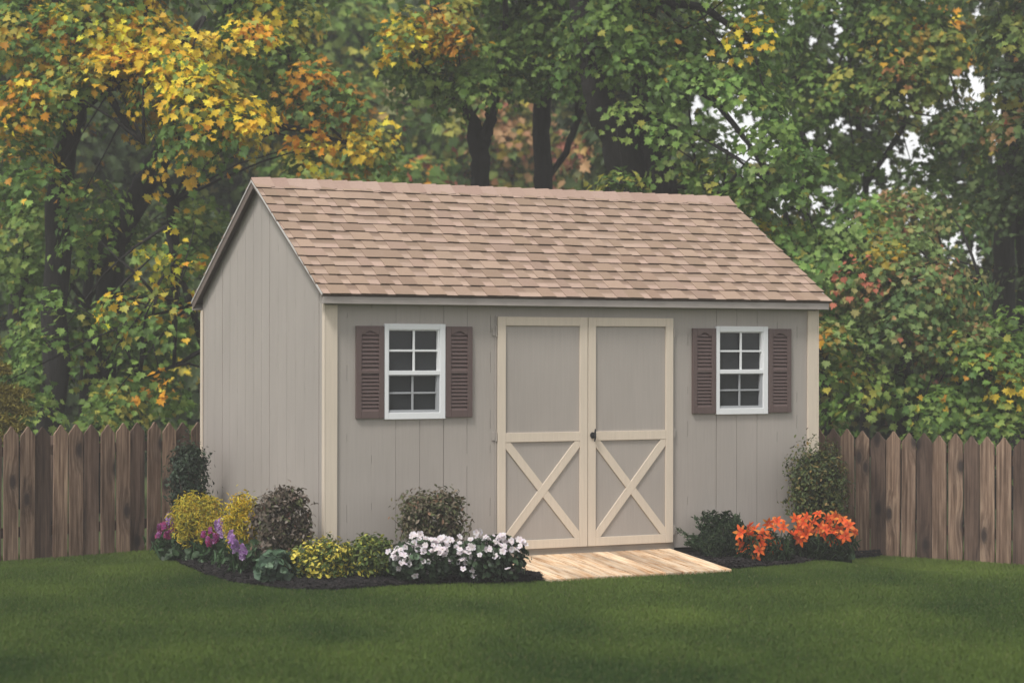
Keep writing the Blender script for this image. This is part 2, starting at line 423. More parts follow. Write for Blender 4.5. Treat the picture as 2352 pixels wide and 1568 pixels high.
# skids and sill
b = MB()
for y0 in (.05, 1.0, 1.9, W_-.14): b.box(.02, L_-.02, y0, y0+.09, -.118, -.003)
b.build('skid', 'skid', shed, .004)
# corner boards
for (x0, x1) in ((-.003, .094), (L_-.094, L_+.003)):
    for (y0, y1) in ((-.019, -.0005), (W_+.0005, W_+.019)):
        b = MB(); b.box(x0, x1, y0, y1, -.004, HE-HF-.012 if y0 < 0 else HE-.06); b.build('corner_board', 'trim', shed, .002)
# side returns of the corner boards on the gable
for x0, x1 in ((-.016, -.0035), (L_+.0035, L_+.016)):
    for y0, y1 in ((-.021, .028), (W_-.030, W_+.021)):
        b = MB(); b.box(x0, x1, y0, y1, -.006, HE-HF-.004); b.build('corner_return', 'trim', shed, .0015)

# roof: deck, fascia, shingles, ridge, drip edge
roof = MB()
ny, nz = -slope/math.hypot(1, slope), 1/math.hypot(1, slope)    # front slope normal
def slope_pt(x, t, h, back=False):               # t up the slope from the eave, h above the deck top
    Ls = math.hypot(W_/2+OY, HR-HE); k = t/Ls
    y = -OY+(W_/2+OY)*k+ny*h; z = HE-.004+(HR-HE)*k+nz*h
    if back: y = W_-y
    return (x, y, z)
LS = math.hypot(W_/2+OY, HR-HE)
for back in (False, True):
    q = [slope_pt(-OX, 0, -.022, back), slope_pt(-OX, LS, -.022, back), slope_pt(-OX, LS, -.002, back), slope_pt(-OX, 0, -.002, back)]
    roof.prism(q, (L_+2*OX, 0, 0))
ro = roof.build('roof', 'rake', shed)
# the deck's end at the ridge meets its twin: fascia boards below each eave
for back in (False, True):
    f = MB(); ya, yb = (-OY+.002, -OY+.020); ya, yb = (ya, yb) if not back else (W_-yb, W_-ya)
    f.box(-OX+.004, L_+OX-.012, ya, yb, HE-HF-.004, HE-.020); f.build('fascia', 'fascia', ro, .002)
    s2 = MB(); ya, yb = (-OY+.0205, -.0005); ya, yb = (ya, yb) if not back else (W_-yb, W_-ya)
    s2.box(-OX+.006, L_+OX-.014, ya, yb, HE-HF-.002+.004, HE-HF+.008); s2.build('soffit', 'fascia', ro)
# rake trim: a slim board tucked under the deck on the far slope side of each gable
for back in (False, True):
    for (xa, xb) in ((-OX+.001, -OX+.013), (L_+OX-.013, L_+OX-.001)):
        rk = MB(); dd = .030 if not back else .066
        q = [slope_pt(xa, .0, -.0225, back), slope_pt(xa, LS-.01, -.0225, back), slope_pt(xa, LS-.02, -dd, back), slope_pt(xa, .0, -dd, back)]
        rk.prism(q, (xb-xa, 0, 0)); rk.build('rake_board', 'rake', ro)
for back in (False, True):
    for (xa, xb) in ((-OX-.006, -OX-.0005), (L_+OX+.0005, L_+OX+.006)):
        de = MB(); q = [slope_pt(xa, -.004, -.008, back), slope_pt(xa, LS, -.008, back), slope_pt(xa, LS, .006, back), slope_pt(xa, -.004, .006, back)]
        de.prism(q, (xb-xa, 0, 0)); de.build('drip_edge', 'metal', ro)
def shingles(back, seed):
    r = random.Random(seed); b = MB(); e = LS/13.0
    X0, X1 = -OX-.001, L_+OX+.012
    light = [(.46, .33, .262), (.49, .35, .28), (.44, .32, .25), (.475, .345, .268)]
    tone = [(.335, .238, .172), (.36, .255, .188), (.385, .275, .205), (.32, .222, .163), (.40, .285, .215), (.36, .252, .195), (.34, .24, .175)]
    S = lambda x, t, h: slope_pt(x, t, h, back)
    for k in range(13):
        t0 = k*e-(.012 if k == 0 else 0); t1 = (k+1)*e+.02; x = X0-r.uniform(0, .1); tooth = r.random() < .5
        while x < X1:
            wd = r.uniform(.08, .17) if tooth else r.uniform(.07, .14)
            a, c = max(x, X0), min(x+wd, X1); x += wd
            if c-a < .004: tooth = not tooth; continue
            jl, jr = r.uniform(-.004, .004), r.uniform(-.004, .004)
            hb, ht = .0135, .0035                # lower lamination
            lc = r.choice(light); f = r.uniform(.92, 1.02); lc = tuple(v*f for v in lc)
            if tooth:
                tc = r.choice(tone); f = r.uniform(.9, 1.1); tc = tuple(v*f for v in tc); H = .005
                if wd > .20 and r.random() < .5: tc = tuple(v*.92 for v in tc)
                sk = r.uniform(.003, .008)
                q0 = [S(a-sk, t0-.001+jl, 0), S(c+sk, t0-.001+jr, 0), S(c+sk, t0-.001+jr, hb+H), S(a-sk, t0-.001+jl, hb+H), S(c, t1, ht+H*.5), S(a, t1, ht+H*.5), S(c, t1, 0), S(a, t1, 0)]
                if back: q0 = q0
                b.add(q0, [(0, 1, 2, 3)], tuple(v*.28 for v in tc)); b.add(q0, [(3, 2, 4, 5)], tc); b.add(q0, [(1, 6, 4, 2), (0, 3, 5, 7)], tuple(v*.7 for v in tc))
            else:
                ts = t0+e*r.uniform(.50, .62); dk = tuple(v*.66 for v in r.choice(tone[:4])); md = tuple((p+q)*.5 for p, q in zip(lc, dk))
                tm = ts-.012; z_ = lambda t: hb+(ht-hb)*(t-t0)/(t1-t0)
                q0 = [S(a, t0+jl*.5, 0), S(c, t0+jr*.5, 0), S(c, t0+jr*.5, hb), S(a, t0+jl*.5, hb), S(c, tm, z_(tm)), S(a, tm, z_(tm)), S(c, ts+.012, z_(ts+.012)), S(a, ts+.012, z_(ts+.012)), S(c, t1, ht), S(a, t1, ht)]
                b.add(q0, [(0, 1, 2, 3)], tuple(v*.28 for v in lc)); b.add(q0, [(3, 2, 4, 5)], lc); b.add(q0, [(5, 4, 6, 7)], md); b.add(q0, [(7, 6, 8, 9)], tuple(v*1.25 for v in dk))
            tooth = not tooth if r.random() < .9 else tooth
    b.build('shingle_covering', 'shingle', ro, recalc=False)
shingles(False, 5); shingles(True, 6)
def ridge():
    r = random.Random(9); b = MB(); x = -OX-.004; n = 34; st = (L_+2*OX+.01)/n; wdt = .125
    for i in range(n):
        c0 = r.choice([(.43, .305, .25), (.40, .28, .225), (.45, .325, .265), (.42, .295, .235), (.38, .26, .21)])
        xa = x+i*st; xb = xa+st+.03; h0, h1 = .022, .012   # butt end of each cap stands proud of the one before
        prof = lambda xx, h: [slope_pt(xx, LS-wdt, h-.004), slope_pt(xx, LS-.03, h+.003), (xx, W_/2, HR+h+.012), slope_pt(xx, LS-.03, h+.003, True), slope_pt(xx, LS-wdt, h-.004, True)]
        A = prof(xb if i < n-1 else xa+st, h0); B = prof(xa, h1)
        lo = prof(xb if i < n-1 else xa+st, h0-.008)
        b.add(A+B, [(j, j+1, 5+j+1, 5+j) for j in range(4)], c0)
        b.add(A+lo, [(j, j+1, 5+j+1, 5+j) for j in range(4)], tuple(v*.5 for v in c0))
        low = [slope_pt(xa, LS-wdt, h1-.012), slope_pt(xb if i < n-1 else xa+st, LS-wdt, h0-.014)]
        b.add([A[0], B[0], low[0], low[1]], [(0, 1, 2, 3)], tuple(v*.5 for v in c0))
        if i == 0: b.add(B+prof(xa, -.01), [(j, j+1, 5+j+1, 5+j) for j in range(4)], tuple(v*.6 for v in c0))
    b.build('ridge_cap', 'shingle', ro, recalc=False)
ridge()

# windows
def window(x0):
    w0 = thing('w', 'x', 'x'); D.objects.remove(w0)
    fr = MB(); fw = .047; x1 = x0+WW; z0, z1 = WZ, WZ+WH; yf = -.022; zm = z0+WH*.485
    def fbox(b, a, c, z0_, z1_, ya, yb): b.box(a, c, ya, yb, z0_, z1_)
    # outer frame, mitred look: stiles full height, rails between
    fbox(fr, x0, x0+fw*.75, z0, z1, yf, .03); fbox(fr, x1-fw, x1, z0, z1, yf, .03)
    fbox(fr, x0+fw*.75, x1-fw, z1-fw*.95, z1, yf, .03); fbox(fr, x0+fw*.75, x1-fw, z0, z0+fw*1.1, yf, .03)
    f = fr.build('window', 'white', shed, .003)
    pass
    xa, xb = x0+fw*.75, x1-fw
    up = MB(); ys, ye = -.012, .028; t = .012
    up.box(xa, xa+t*.6, ys, ye, zm+.012, z1-fw*.95); up.box(xb-t*1.3, xb, ys, ye, zm+.012, z1-fw*.95)
    up.box(xa+t*.6, xb-t*1.3, ys, ye, z1-fw*.95-t*.7, z1-fw*.95)
    up.box(xa, xb, yf+.003, ye, zm-.016, zm+.018)
    up.build('upper_sash', 'white', f, .002)
    mu = MB(); xc = (xa+xb)/2; zc = (zm+.018+z1-fw*.95-t*.7)/2
    mu.box(xc-.008, xc+.008, -.009, .006, zm+.018, z1-fw*.95-t*.7); mu.box(xa+t*.6, xc-.008, -.0085, .006, zc-.008, zc+.008); mu.box(xc+.008, xb-t*1.3, -.0085, .006, zc-.008, zc+.008)
    mu.build('muntin', 'white', f, .0015)
    lo = MB(); zb = z0+fw*1.1
    lo.box(xa, xa+.011, -.006, .028, zb, zm-.016); lo.box(xb-.022, xb, -.006, .028, zb, zm-.016)
    lo.box(xa+.011, xb-.022, -.0055, .028, zb, zb+.020); lo.box(xa+.011, xb-.022, -.0055, .028, zm-.024, zm-.0165)
    lo.build('lower_sash', 'screen', f, .0015)
    ml = MB(); xc2 = (xa+.011+xb-.022)/2; zc2 = (zb+.02+zm-.024)/2
    ml.box(xc2-.008, xc2+.008, .004, .016, zb+.02, zm-.024); ml.box(xa+.011, xc2-.008, .0045, .016, zc2-.007, zc2+.007); ml.box(xc2+.008, xb-.022, .0045, .016, zc2-.007, zc2+.007)
    ml.build('muntin', 'screen', f, .0015)
    pg = MB(); pg.box(xa+.004, xb-.004, .018, .022, zm+.01, z1-fw*.95-.002); pg.build('pane', 'glass', f)
    pg = MB(); pg.box(xa+.004, xb-.004, .022, .026, zb+.004, zm-.008); pg.build('pane', 'glass', f)
def shutter(x0, x1):
    z0, z1 = WZ+.010, WZ+WH-.018; ya, yb = -.026, -.001; st = (x1-x0)*.19; zm = z0+(z1-z0)*.50
    xi0, xi1 = x0+st, x1-st; zt = z1-.055; zb = z0+.058; mr = .026
    b = MB()
    b.box(x0, xi0, ya, yb, z0, z1); b.box(xi1, x1, ya, yb, z0, z1); b.box(xi0, xi1, ya, yb, z0, zb); b.box(xi0, xi1, ya, yb, zm-mr/2, zm+mr/2)
    # arched top rail
    arc = [(xi0, zt-.010)]; w = xi1-xi0
    for i in range(11):
        t = i/10; h = .0 if (t < .16 or t > .84) else .026*math.sin((t-.16)/.68*math.pi)**.7
        arc.append((xi0+w*t, zt-.010+h))
    arc.append((xi1, zt-.010))
    poly = [(p[0], ya, p[1]) for p in arc]+[(xi1, ya, z1), (xi0, ya, z1)]
    pts = []
    for p in poly:
        if not pts or (Vector(p)-Vector(pts[-1])).length > 1e-6: pts.append(p)
    b.prism(pts, (0, yb-ya, 0))
    s = b.build('shutter', 'shutter', shed, .003)
    lv = MB()
    def louvers(za, zc, n):
        h = (zc-za)/n
        for i in range(n):
            zz = za+i*h
            lv.add([(xi0, ya+.003, zz), (xi1, ya+.003, zz), (xi1, ya+.0185, zz+h*.86), (xi0, ya+.0185, zz+h*.86), (xi0, ya+.010, zz-.004), (xi1, ya+.010, zz-.004)], [(0, 1, 2, 3), (4, 5, 1, 0)])
        lv.box(xi0, xi1, yb-.006, yb-.001, za, zc)
    louvers(zb, zm-mr/2, 10); louvers(zm+mr/2, zt+.018, 10)
    lv.build('louver_panel', 'shutter', s)
for x0 in WINX: window(x0)
for a, c in ((.247, .479), (1.005, 1.232), (3.262, 3.489), (4.017, 4.245)): shutter(a, c)

# doors
DX0, DW, DZ, DH = 1.452226, 1.616432, .048016, 1.851122
def door(x0, x1, handle, hinge_x):
    z0, z1 = DZ, DZ+DH; t = .070; ys, yp = -.030, -.014
    p = MB(); 
    p.box(x0+.004, x1-.004, -.0135, -.004, z0+.003, z1-.003)
    xs = np.linspace(x0+.07, x1-.07, 5)
    d = p.build('door', 'siding', shed)
    s = MB(); zr = .939
    s.box(x0, x0+t, ys, yp, z0, z1); s.box(x1-t, x1, ys, yp, z0, z1)
    for za, zb in ((z1-t, z1), (zr-.037, zr+.037), (z0, z0+t)): s.box(x0+t+.0008, x1-t-.0008, ys+.001, yp, za, zb)
    s.build('door_frame', 'trim', d, .002)
    xa, xb, za, zb = x0+t+.001, x1-t-.001, z0+t+.001, zr-.038
    w = .066; Ln = math.hypot(xb-xa, zb-za); ux, uz = (xb-xa)/Ln, (zb-za)/Ln; hx = w/2/uz; hz = w/2/ux
    yy = ys+.003
    # "/" brace clipped to the panel corners, then two halves of "\"
    q = [(xa, yy, za), (xa+hx, yy, za), (xb, yy, zb-hz), (xb, yy, zb), (xb-hx, yy, zb), (xa, yy, za+hz)]
    bb = MB(); bb.prism(q, (0, yp-yy, 0)); bb.build('brace', 'trim', d, .0015)
    xc, zc = (xa+xb)/2, (za+zb)/2
    q1 = [(xa, zb), (xa, zb-hz), (xc-hx/2, zc+hz/2-hz/2), (xc, zc+hz/2), (xa+hx, zb)]
    # upper-left and lower-right halves
    A = [(xa, yy+.001, zb), (xa, yy+.001, zb-hz), (xc-hx/2-.0, yy+.001, zc), (xc, yy+.001, zc+hz/2), (xa+hx, yy+.001, zb)]
    # exact junctions with the other brace
    A[2] = (xc-hx/2, yy+.001, zc); A[3] = (xc, yy+.001, zc+hz/2)
    def half(sgn):
        f = lambda X, Z_: (xc+sgn*(X-xc), yy+.001, zc+sgn*(Z_-zc))
        return [f(xa, zb), f(xa, zb-hz), f(xc-hx, zc), f(xc, zc+hz), f(xa+hx, zb)]
    for sg in (1, -1):
        bb = MB(); bb.prism(half(sg), (0, yp-yy-.001, 0)); bb.build('brace', 'trim', d, .0)
    # hinges
    for zz in (DZ+.10, .95, z1-.12):
        h = MB(); sg = -1 if hinge_x < (x0+x1)/2 else 1
        h.box(hinge_x-.004, hinge_x+.004, -.028, -.012, zz-.04, zz+.04)
        a = sorted((hinge_x+sg*.004, hinge_x+sg*.030)); h.box(a[0], a[1], -.012, -.0005, zz-.032, zz+.032)
        h.build('hinge', 'siding', d, .002)
    if handle:
        h = MB(); cx, cz = x0+.036, .945
        ring = [(cx+.021*math.cos(a), ys-.0005, cz+.026*math.sin(a)) for a in np.linspace(0, 2*math.pi, 17)[:-1]]
        h.prism(ring, (0, -.010, 0))
        ring = [(cx+.010*math.cos(a), ys-.010, cz+.010*math.sin(a)) for a in np.linspace(0, 2*math.pi, 13)[:-1]]
        h.prism(ring, (0, -.022, 0))
        h.tube([(cx+.012, ys-.030, cz+.052), (cx+.008, ys-.034, cz+.02), (cx+.008, ys-.036, cz-.01), (cx+.006, ys-.032, cz-.05)], [.006, .009, .009, .005], 8)
        h.build('door_handle', 'black', d, .001)
XM = 2.265
door(DX0, XM-.003, False, DX0-.010); door(XM+.003, DX0+DW, True, DX0+DW+.010)
b = MB(); b.box(DX0-.02, DX0+DW+.02, -.012, -.0005, -.02, DZ+.001); b.build('door_sill', 'sill', shed, .002)
b = MB(); b.box(DX0-.014, DX0-.001, -.010, -.0005, DZ+.0, DZ+DH+.012); b.box(DX0+DW+.001, DX0+DW+.014, -.010, -.0005, DZ, DZ+DH+.012); b.box(DX0-.001, DX0+DW+.001, -.010, -.0005, DZ+DH+.001, DZ+DH+.012); b.build('door_casing', 'siding', shed)

# ramp
ramp_t = thing('wooden_ramp', 'low ramp of fresh pale pine boards sloping from the shed doors to the lawn', 'ramp', (2.24, -.5, -.1))
nb = 11; xw = (RX1-RX0)/nb
for i in range(nb):
    b = MB(); r = random.Random(i+50); x0 = RX0+i*xw+.005; x1 = x0+xw-.010; ex = r.uniform(-.006, .008)
    ztop = -.004; zf = -.084
    q = [(x0, -.013, ztop), (x0, RY+ex, zf), (x0, RY+ex, zf-.026), (x0, -.013, ztop-.026)]
    b.prism(q, (x1-x0, 0, 0)); o = b.build('board', 'pine', ramp_t, .002)
    o.matrix_parent_inverse = Matrix.Translation(-ramp_t.location)
for x in (RX0+.05, (RX0+RX1)/2, RX1-.09):
    b = MB(); b.prism([(x, -.02, -.034), (x, RY+.12, -.104), (x, RY+.12, -.16), (x, -.02, -.16)], (.04, 0, 0)); o = b.build('ramp_joist', 'pine', ramp_t); o.matrix_parent_inverse = Matrix.Translation(-ramp_t.location)

# ------------------------------------------------------------------ fences
def picket_mesh(h, w, kind, seed):
    r = random.Random(seed); n = []
    hw = w/2; sh = h-.078
    jit = lambda a: a+r.uniform(-.0025, .0025)
    prof = [(-hw, 0), (hw, 0), (jit(hw), h*.45), (hw, sh-.012), (hw*.93, sh+.004), (hw*.55, sh+.032), (hw*.12, h-.004), (0, h), (-hw*.12, h-.004), (-hw*.55, sh+.032), (-hw*.93, sh+.004), (-hw, sh-.012), (jit(-hw), h*.5)]
    b = MB(); b.prism([(x, -.009, z) for x, z in prof], (0, .018, 0))
    o = b.build('picket', 'picket' if kind == 0 else 'picket_dark', None, .002); me = o.data; mods = o; return o
def fence(A, B, pitch, label, i0, i1, darks, seed, hgt, shift=0):
    A = np.array(A); B = np.array(B); d = (B-A)[:2]; d /= np.linalg.norm(d); ang = math.atan2(d[1], d[0])
    dz = (B-A)[2]/np.linalg.norm((B-A)[:2])
    root = thing('picket_fence', label, 'fence', tuple(A), rz=ang, group=None)
    r = random.Random(seed)
    protos = {(k, s): picket_mesh(hgt, .138 if k == 0 else .146, k, s+seed) for k in (0, 1) for s in (1, 2, 3)}
    first = set()
    for i in range(i0, i1):
        k = 1 if (i % 3) == darks else 0; key = (k, r.choice((1, 2, 3))); pr = protos[key]
        o = pr if key not in first else pr.copy()
        if key in first: COL.objects.link(o)
        first.add(key); o.parent = root
        x = (i+.5)*pitch+shift
        o.location = (x, (.016 if k else 0)+r.uniform(-.003, .003), dz*x-.03+r.uniform(-.012, .012))
        o.rotation_euler = (r.uniform(-.008, .008), r.uniform(-.006, .006), r.uniform(-.03, .03))
    for key, pr in protos.items():
        if key not in first: D.objects.remove(pr)
    xa, xb = i0*pitch+shift, i1*pitch+shift
    for hh in (.22, hgt-.28):
        b = MB(); q = [(xa, .030, dz*xa+hh), (xb, .030, dz*xb+hh), (xb, .030, dz*xb+hh+.085), (xa, .030, dz*xa+hh+.085)]
        b.prism(q, (0, .038, 0)); b.build('rail', 'picket_dark', root)
    for k in range(int(xa//2.4), int(xb//2.4)+1):
        x = k*2.4+.6
        if xa < x < xb: b = MB(); b.box(x-.045, x+.045, .070, .16, dz*x-.1, dz*x+hgt-.12); b.build('post', 'picket_dark', root, .003)
    return root
# pitch chosen so the boards fall where the photograph has them
LL = np.linalg.norm((FL1-FL0)[:2])
fence(FL0, FL1, .1565, 'weathered brown picket fence meeting the gable end behind the yellow shrubs', -5, int(LL/.1565)+2, 2, 11, 1.19, shift=.02)
LR = np.linalg.norm((FR1-FR0)[:2])
fence(FR0, FR1, .153, 'weathered brown picket fence running from behind the orange lilies', -4, int(LR/.153)+6, 0, 23, 1.16, shift=.05)

# ------------------------------------------------------------------ leaves
def half_leaf(outl, fold, curl=.0):
    """outline of the right half from base to tip, x>=0; two faces share the midrib"""
    n = len(outl); V = [(x, y, abs(x)*fold-curl*(y*y)) for x, y in outl]+[(-x, y, abs(x)*fold-curl*(y*y)) for x, y in outl[1:-1]]
    Rf = list(range(n)); Lf = [0]+[n-1]+[n+k for k in range(n-2)][::-1]
    return np.array(V, float), [Rf, Lf]
MAPLE = half_leaf([(0, -.42), (.10, -.30), (.36, -.40), (.34, -.18), (.60, -.02), (.34, .10), (.40, .30), (.17, .24), (0, .62)], .16, .25)
OVAL = half_leaf([(0, -.5), (.20, -.22), (.24, .08), (.13, .34), (0, .52)], .30, .25)
SMALL = half_leaf([(0, -.5), (.22, -.05), (0, .5)], .25, .2)
BROAD = half_leaf([(0, -.45), (.30, -.38), (.42, -.05), (.26, .28), (0, .5)], .22, .3)
BLADE = half_leaf([(0, -.5), (.045, -.2), (.05, .15), (0, .5)], .4, .5)
TUFT = half_leaf([(0, -.5), (.09, -.2), (.03, -.1), (.12, .1), (.03, .15), (.07, .35), (0, .5)], .1, .7)
def unit(a): return a/(np.linalg.norm(a, axis=-1, keepdims=True)+1e-9)
def leaf_mesh(name, tmpl, pos, nrm, tip, size, col, mat, parent=None):
    V0, F0 = tmpl; n = len(pos); nrm = unit(nrm); tip = unit(tip-nrm*np.sum(tip*nrm, -1, keepdims=True)); side = np.cross(tip, nrm)
    sz = np.asarray(size)[:, None, None]*np.ones((n, 1, 1))
    V = pos[:, None, :]+sz*(V0[None, :, 0:1]*side[:, None]+V0[None, :, 1:2]*tip[:, None]+V0[None, :, 2:3]*nrm[:, None])
    nv = len(V0); fl = np.concatenate([np.array(f) for f in F0]); L = (np.arange(n)[:, None]*nv+fl[None]).ravel()
    cnt = np.tile([len(f) for f in F0], n); C = np.repeat(col, nv, 0)
    return mesh_arrays(name, V.reshape(-1, 3), cnt, L, C, mat, parent)

PAL = {
 'g':  [((.078, .138, .028), 4), ((.120, .190, .040), 3), ((.054, .100, .024), 2), ((.17, .23, .055), 1.5), ((.27, .26, .05), .6)],
 'bg': [((.095, .180, .040), 4), ((.145, .235, .055), 3), ((.19, .27, .08), 2), ((.07, .12, .032), 2), ((.30, .28, .06), .6)],
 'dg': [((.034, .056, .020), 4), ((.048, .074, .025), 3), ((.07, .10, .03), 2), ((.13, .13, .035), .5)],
 'gy': [((.085, .155, .034), 3), ((.14, .21, .045), 3), ((.055, .108, .026), 2), ((.34, .29, .045), 1.6), ((.58, .36, .035), .9), ((.48, .23, .03), .5)],
 'yg': [((.22, .23, .045), 3), ((.12, .16, .04), 2.5), ((.70, .50, .045), 3), ((.58, .33, .03), 1.3), ((.40, .30, .04), 2)],
 'yo': [((.86, .64, .05), 5), ((.82, .50, .035), 3), ((.66, .29, .025), 1), ((.36, .32, .05), 1.5), ((.18, .21, .04), .8)],
 'oo': [((.66, .30, .025), 3), ((.50, .23, .03), 2.5), ((.68, .36, .03), 1.5), ((.28, .20, .04), 2), ((.11, .14, .035), 1.5)],
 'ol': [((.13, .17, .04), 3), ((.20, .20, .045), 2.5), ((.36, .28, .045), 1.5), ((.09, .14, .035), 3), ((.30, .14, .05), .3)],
 'rg': [((.11, .16, .05), 3), ((.15, .20, .065), 3), ((.21, .19, .07), 2), ((.27, .16, .07), .9), ((.32, .10, .06), .25), ((.07, .12, .04), 3)],
 'pe': [((.50, .30, .15), 3), ((.42, .22, .11), 2), ((.56, .38, .14), 2), ((.34, .13, .09), 1), ((.17, .18, .08), 2)],
 're': [((.45, .08, .06), 3), ((.36, .12, .08), 2), ((.12, .14, .05), 2)],
}
def pick(pal, r):
    cs = PAL[pal]; w = [c[1] for c in cs]; return np.array(r.choices([c[0] for c in cs], w)[0])
# where a tree has turned colour: (u, v, ru, rv, palette, strength)
TURN = [
 (60, 60, 60, 60, 'gy', .9), (330, 60, 110, 70, 'yo', .9), (170, 35, 70, 40, 'yo', .7), (250, 140, 90, 35, 'yg', .9), (390, 30, 60, 40, 'gy', .9), (310, 110, 90, 50, 'yo', .8), (480, 90, 60, 50, 'yg', .6), (70, 230, 80, 50, 'yo', .8), (170, 300, 50, 25, 'oo', .7), (150, 230, 40, 60, 'gy', .8),
 (470, 180, 110, 45, 'yo', .75), (520, 150, 50, 30, 'oo', .25), (560, 260, 60, 50, 'yo', 1), (560, 300, 40, 25, 'yo', 1), (470, 280, 80, 40, 'gy', .9), (400, 380, 60, 30, 'gy', .8), (440, 365, 60, 20, 'yo', .8),
 (600, 30, 60, 45, 'yo', .8), (640, 130, 80, 60, 'yg', .3), (720, 190, 50, 50, 'oo', .55), (790, 250, 40, 30, 'oo', .45), (720, 330, 70, 25, 'yo', .8), (830, 300, 60, 40, 'yg', .5), (870, 380, 70, 40, 'oo', .25),
 (930, 50, 60, 50, 'yo', 1), (1040, 40, 40, 35, 'oo', 1), (1060, 85, 60, 30, 'oo', 1), (1095, 105, 25, 18, 'yo', 1), (1000, 20, 30, 20, 'oo', .9),
 (1150, 60, 60, 60, 'g', .8), (900, 230, 50, 40, 'pe', .8), (985, 375, 60, 40, 're', .45), (900, 430, 120, 25, 'oo', .35), (1160, 270, 80, 80, 'pe', .6), (1290, 330, 50, 50, 'pe', .9), (1130, 400, 60, 35, 're', .3),
 (345, 600, 60, 35, 'yo', .7), (400, 640, 70, 35, 'yo', .7), (430, 600, 60, 30, 'yo', .6), (320, 690, 60, 25, 'yo', .85), (230, 690, 60, 20, 'oo', .6), (400, 560, 70, 60, 'gy', .6), (330, 760, 70, 40, 'bg', .9), (330, 870, 70, 40, 'gy', .7), (370, 880, 25, 30, 'oo', .8), (440, 700, 30, 20, 'yo', .9), (460, 720, 30, 40, 'gy', .7), (90, 750, 20, 12, 'yo', .6), (150, 500, 150, 60, 'gy', .35), (10, 870, 20, 15, 'oo', .7), (410, 835, 25, 20, 'yo', .7),
 (1720, 80, 30, 15, 'yo', .8), (1610, 70, 50, 25, 'gy', .7), (1560, 190, 60, 50, 'bg', .8), (1700, 200, 90, 90, 'bg', .8), (1800, 330, 90, 60, 'bg', .7), (1250, 130, 100, 50, 'bg', .7),
 (1780, 510, 30, 20, 'yo', .85), (1810, 530, 20, 15, 'yo', .9), (1750, 505, 15, 10, 'yo', 1),
 (2100, 60, 110, 50, 'yg', .6), (2150, 80, 50, 60, 'oo', .55), (2080, 160, 90, 60, 'ol', .8), (2210, 130, 60, 60, 'ol', .7), (2060, 230, 80, 40, 'rg', .7), (2200, 250, 70, 60, 'rg', .8), (2240, 300, 40, 50, 'rg', .8),
 (2320, 60, 50, 70, 'ol', .9), (2320, 300, 50, 60, 'ol', .9), (2100, 470, 110, 40, 'rg', .8), (2080, 480, 50, 25, 'pe', .35), (2040, 570, 50, 35, 'yg', .75), (2020, 550, 25, 25, 'yo', .45),
 (2090, 680, 150, 110, 'rg', .85), (2290, 620, 35, 35, 'yo', .9), (2260, 650, 60, 40, 'gy', .7), (2220, 800, 70, 25, 'yg', .8), (2230, 860, 40, 20, 'pe', .4), (1900, 760, 25, 15, 'oo', .7), (1890, 830, 40, 40, 'gy', .6), (2250, 790, 90, 40, 'gy', .6), (2320, 880, 40, 40, 'yg', .6),
 (2080, 860, 25, 10, 're', .8), (2120, 1000, 60, 14, 'gy', .9), (1960, 880, 60, 50, 'rg', .6), (2200, 930, 50, 25, 'gy', .5),
]
# gaps in the crowns where the bright sky shows
GAPS = [(1599, 240, 27, 30), (1590, 262, 20, 22), (1640, 252, 22, 14), (1681, 281, 26, 14), (1702, 364, 40, 20), (1670, 350, 14, 8), (1819, 56, 18, 10), (1800, 75, 9, 9), (1864, 101, 20, 17), (1935, 142, 30, 12), (1920, 68, 18, 14), (1900, 100, 10, 8), (1931, 292, 30, 20), (1856, 311, 20, 12), (1987, 416, 16, 20), (2029, 379, 32, 16), (2089, 345, 30, 22), (2110, 366, 20, 10), (2060, 320, 14, 10), (2190, 184, 20, 18), (2239, 191, 20, 40), (2233, 145, 8, 14), (2250, 230, 10, 14), (2276, 364, 10, 16), (1901, 435, 32, 12), (1843, 430, 9, 14), (2183, 555, 30, 14), (2240, 580, 12, 30), (2187, 618, 16, 8), (2235, 545, 10, 14), (1669, 71, 20, 10), (1624, 45, 9, 8), (1745, 30, 6, 4), (1222, 8, 9, 6), (1540, 50, 8, 4), (2060, 256, 14, 9), (2332, 32, 6, 6), (2281, 240, 4, 10), (2280, 285, 4, 8), (2105, 640, 10, 6), (2120, 350, 8, 8), (1750, 320, 10, 8), (2040, 330, 20, 8), (1960, 390, 10, 10)]
_rg = random.Random(77)
for _ in range(110):
    _g = _rg.choice(GAPS[:50]); GAPS.append((_g[0]+_rg.gauss(0, 38), _g[1]+_rg.gauss(0, 26), _rg.uniform(4, 9), _rg.uniform(4, 8)))
def in_gaps(u, v, grow=1.0):
    m = np.zeros(len(u))
    for (a, b_, ru, rv) in GAPS:
        m = np.maximum(m, np.exp(-(((u-a)/(ru*grow))**2+((v-b_)/(rv*grow))**2)**1.5*.9))
    return m
def pxs(pos):
    q = pos-CAM; z = q@FW; return IW/2+FP*(q@RT)/z, IH/2-FP*(q@UP)/z, z
